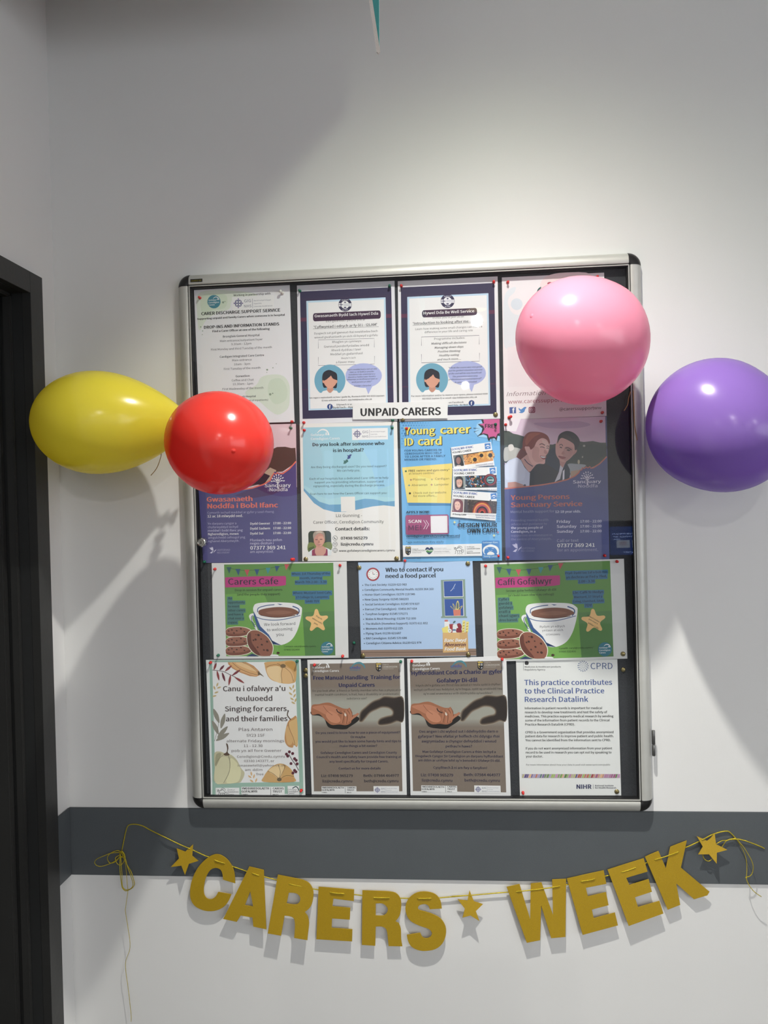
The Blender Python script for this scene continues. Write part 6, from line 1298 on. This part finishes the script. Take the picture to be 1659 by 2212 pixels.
gc(lambda q: q, [(264, 1848), (270, 1862), (273, 1885), (275, 1912), (276, 1926), (272, 1956), (271, 1969), (276, 2001), (281, 2046), (271, 2082), (277, 2136), (283, 2190), (283, 2207)], [-.014, -.018, -.02, -.022, -.022, -.022, -.022, -.022, -.022, -.022, -.021, -.020, -.020], 0.0006)
# loose ends at the right
gc(A4, [(470, 845), (420, 880), (370, 880), (310, 840), (280, 780), (290, 720), (400, 600), (560, 520), (680, 455), (780, 445), (850, 420), (960, 405), (985, 415)], [-.020, -.022, -.022, -.020, -.018, -.010, -.009, -.011, -.012, -.013, -.013, -.013, -.013])
gc(A4, [(640, 640), (700, 560), (760, 470), (830, 435), (900, 415), (975, 410)], [-.010, -.012, -.014, -.014, -.015, -.014], 0.0008)
gc(A4, [(840, 425), (900, 425), (960, 405), (985, 418), (940, 425), (880, 412)], -0.0150, 0.0011)
gc(A4, [(985, 415), (1080, 430), (1180, 455), (1280, 490), (1400, 535), (1530, 590), (1580, 618)], [-.013, -.014, -.014, -.013, -.012, -.011, -.010], 0.0012)
gc(A4, [(985, 410), (1050, 480), (1150, 600), (1250, 760), (1320, 900), (1345, 1020), (1320, 1150), (1260, 1210), (1200, 1230), (1225, 1330), (1300, 1460), (1400, 1560), (1520, 1640)], [-.014, -.018, -.022, -.026, -.028, -.028, -.028, -.028, -.028, -.030, -.034, -.036, -.036], 0.0008)
gc(A4, [(990, 420), (1080, 560), (1160, 720), (1205, 900), (1210, 1100), (1195, 1235)], [-.014, -.016, -.018, -.020, -.024, -.028], 0.0007)
kb = bmesh.new(); kp = at(*A4((1195, 1238)), -0.0178)
bmesh.ops.create_icosphere(kb, subdivisions=2, radius=0.0018, matrix=Matrix.Translation(kp + rg)); mesh_obj('cord_knot', kb, M_cord, gar, smooth=True)

# ------------------------------------------------------------------ pennant hanging in at the top
YPN = -0.82
ptop = CEIL
def pp(x, y, d=0.0): return at(x, y, YPN + d)
tipp = pp(819, 116); 
pen = empty('bunting_pennant', (tipp.x, YPN, BH[2]), 'teal pennant with white edging hanging point down from the ceiling above the board', 'bunting')
ro = rel(pen)
bm = bmesh.new()
def slab(bm, pts, t0, t1):
    a = [bm.verts.new(p + Vector((0, t0, 0)) + ro) for p in pts]; b = [bm.verts.new(p + Vector((0, t1, 0)) + ro) for p in pts]
    bm.faces.new(a); bm.faces.new(b[::-1]); n = len(pts)
    for i in range(n): bm.faces.new((a[i], b[i], b[(i + 1) % n], a[(i + 1) % n]))
slab(bm, [pp(802, -6), pp(780, -165), pp(817.5, -165), pp(819, -6), pp(819.5, 101)], -0.0006, 0.0006)
bmesh.ops.recalc_face_normals(bm, faces=bm.faces[:]); mesh_obj('cloth', bm, M_teal, pen)
bm = bmesh.new()
slab(bm, [pp(796, -6), pp(772, -165), pp(780, -165), pp(803.5, -6), pp(819.6, 100), pp(821.5, 112), pp(818, 117), pp(813.5, 113)], -0.0012, 0.0010)
bmesh.ops.recalc_face_normals(bm, faces=bm.faces[:]); mesh_obj('white_edging', bm, M_hem, pen)
pt_ = pp(795, -163)
cord_obj('hanging_line', [pt_, Vector((pt_.x, YPN, (pt_.z + BH[2]) / 2)), Vector((pt_.x, YPN, BH[2]))], 0.0008, M_hem, pen)

# ------------------------------------------------------------------ check-in kiosk behind the photographer (seen mirrored in the pane)
g0 = at(1317, 1138, Y_GLASS); dv = (g0 - CAM); YK = -2.75
kt = (Y_GLASS - YK) / dv.y
kx0 = g0.x + dv.x * kt; kz1 = g0.z + dv.z * kt
g1 = at(1327, 1199, Y_GLASS); dv1 = g1 - CAM; kz0 = g1.z + dv1.z * ((Y_GLASS - YK) / dv1.y)
KW = 0.30
kio = empty('check_in_kiosk', (kx0 + KW / 2, YK - 0.02, 0.0), 'dark check-in kiosk with blue touch screen behind the photographer, mirrored in the board pane', 'kiosk')
M_kio = mat('kiosk_shell', (40, 41, 44), 0.5, var=0.04)
M_scr = mat('kiosk_screen', (20, 50, 110), 0.3, emit=(30, 80, 175), es=2.6)
M_scrw = mat('kiosk_white', (200, 210, 230), 0.4, emit=(200, 214, 240), es=3.2)
M_scrd = mat('kiosk_picture', (120, 50, 40), 0.4, emit=(140, 70, 50), es=0.9)
box_obj('housing', kx0 - 0.035, kx0 + KW + 0.035, YK - 0.06, YK - 0.004, kz0 - 0.10, kz1 + 0.03, M_kio, kio, 0.004)
box_obj('pedestal', kx0 + KW / 2 - 0.06, kx0 + KW / 2 + 0.06, YK - 0.10, YK - 0.045, 0.0, kz0 - 0.05, M_kio, kio, 0.004)
box_obj('foot_plate', kx0 + KW / 2 - 0.18, kx0 + KW / 2 + 0.18, YK - 0.24, YK + 0.12, 0.0, 0.012, M_kio, kio, 0.003)
scr = box_obj('touch_screen', kx0, kx0 + KW, YK - 0.0045, YK, kz0, kz1, M_scr, kio)
def scr_box(x0, x1, z0, z1, m, nm):
    b = box_obj(nm, x0, x1, YK - 0.0002, YK + 0.0004, z0, z1, m, None); b.parent = scr; b.location = -Vector(kio.location) * 1.0; return b
H = kz1 - kz0
scr_box(kx0 + 0.035, kx0 + 0.105, kz0 + .25 * H, kz0 + .52 * H, M_scrw, 'screen_tile'); scr_box(kx0 + 0.118, kx0 + 0.188, kz0 + .25 * H, kz0 + .52 * H, M_scrw, 'screen_tile')
scr_box(kx0 + 0.052, kx0 + 0.088, kz0 + .33 * H, kz0 + .47 * H, M_scrd, 'screen_picture')
def scr_text(t, xr, z, h):
    V, F = text_geo(t, 0.020, 0.0); bm = bmesh.new(); mxv = max(v.x for v in V)
    # the kiosk faces the board (+y), so its own writing reads from that side
    vv = [bm.verts.new(Vector((xr - v.x * h, YK + 0.0006, z + v.y * h)) - Vector(kio.location)) for v in V]
    for f_ in F:
        try: bm.faces.new([vv[i] for i in f_])
        except ValueError: pass
    o = mesh_obj('screen_lettering', bm, M_scrw, None); o.parent = scr
w1 = lambda t: max(v.x for v in text_geo(t, 0.020, 0.0)[0])
for t, z in (('Welcome to Padarn Primary Care', .72), ('please touch the Start', .62), ('button', .53)):
    h = 0.0085; scr_text(t, kx0 + 0.012 + w1(t) * h + (0.006 if z < .7 else 0), kz0 + z * H, h)
scr_text('surgery.co.uk', kx0 + 0.07 + w1('surgery.co.uk') * 0.0075, kz0 + .08 * H, 0.0075)
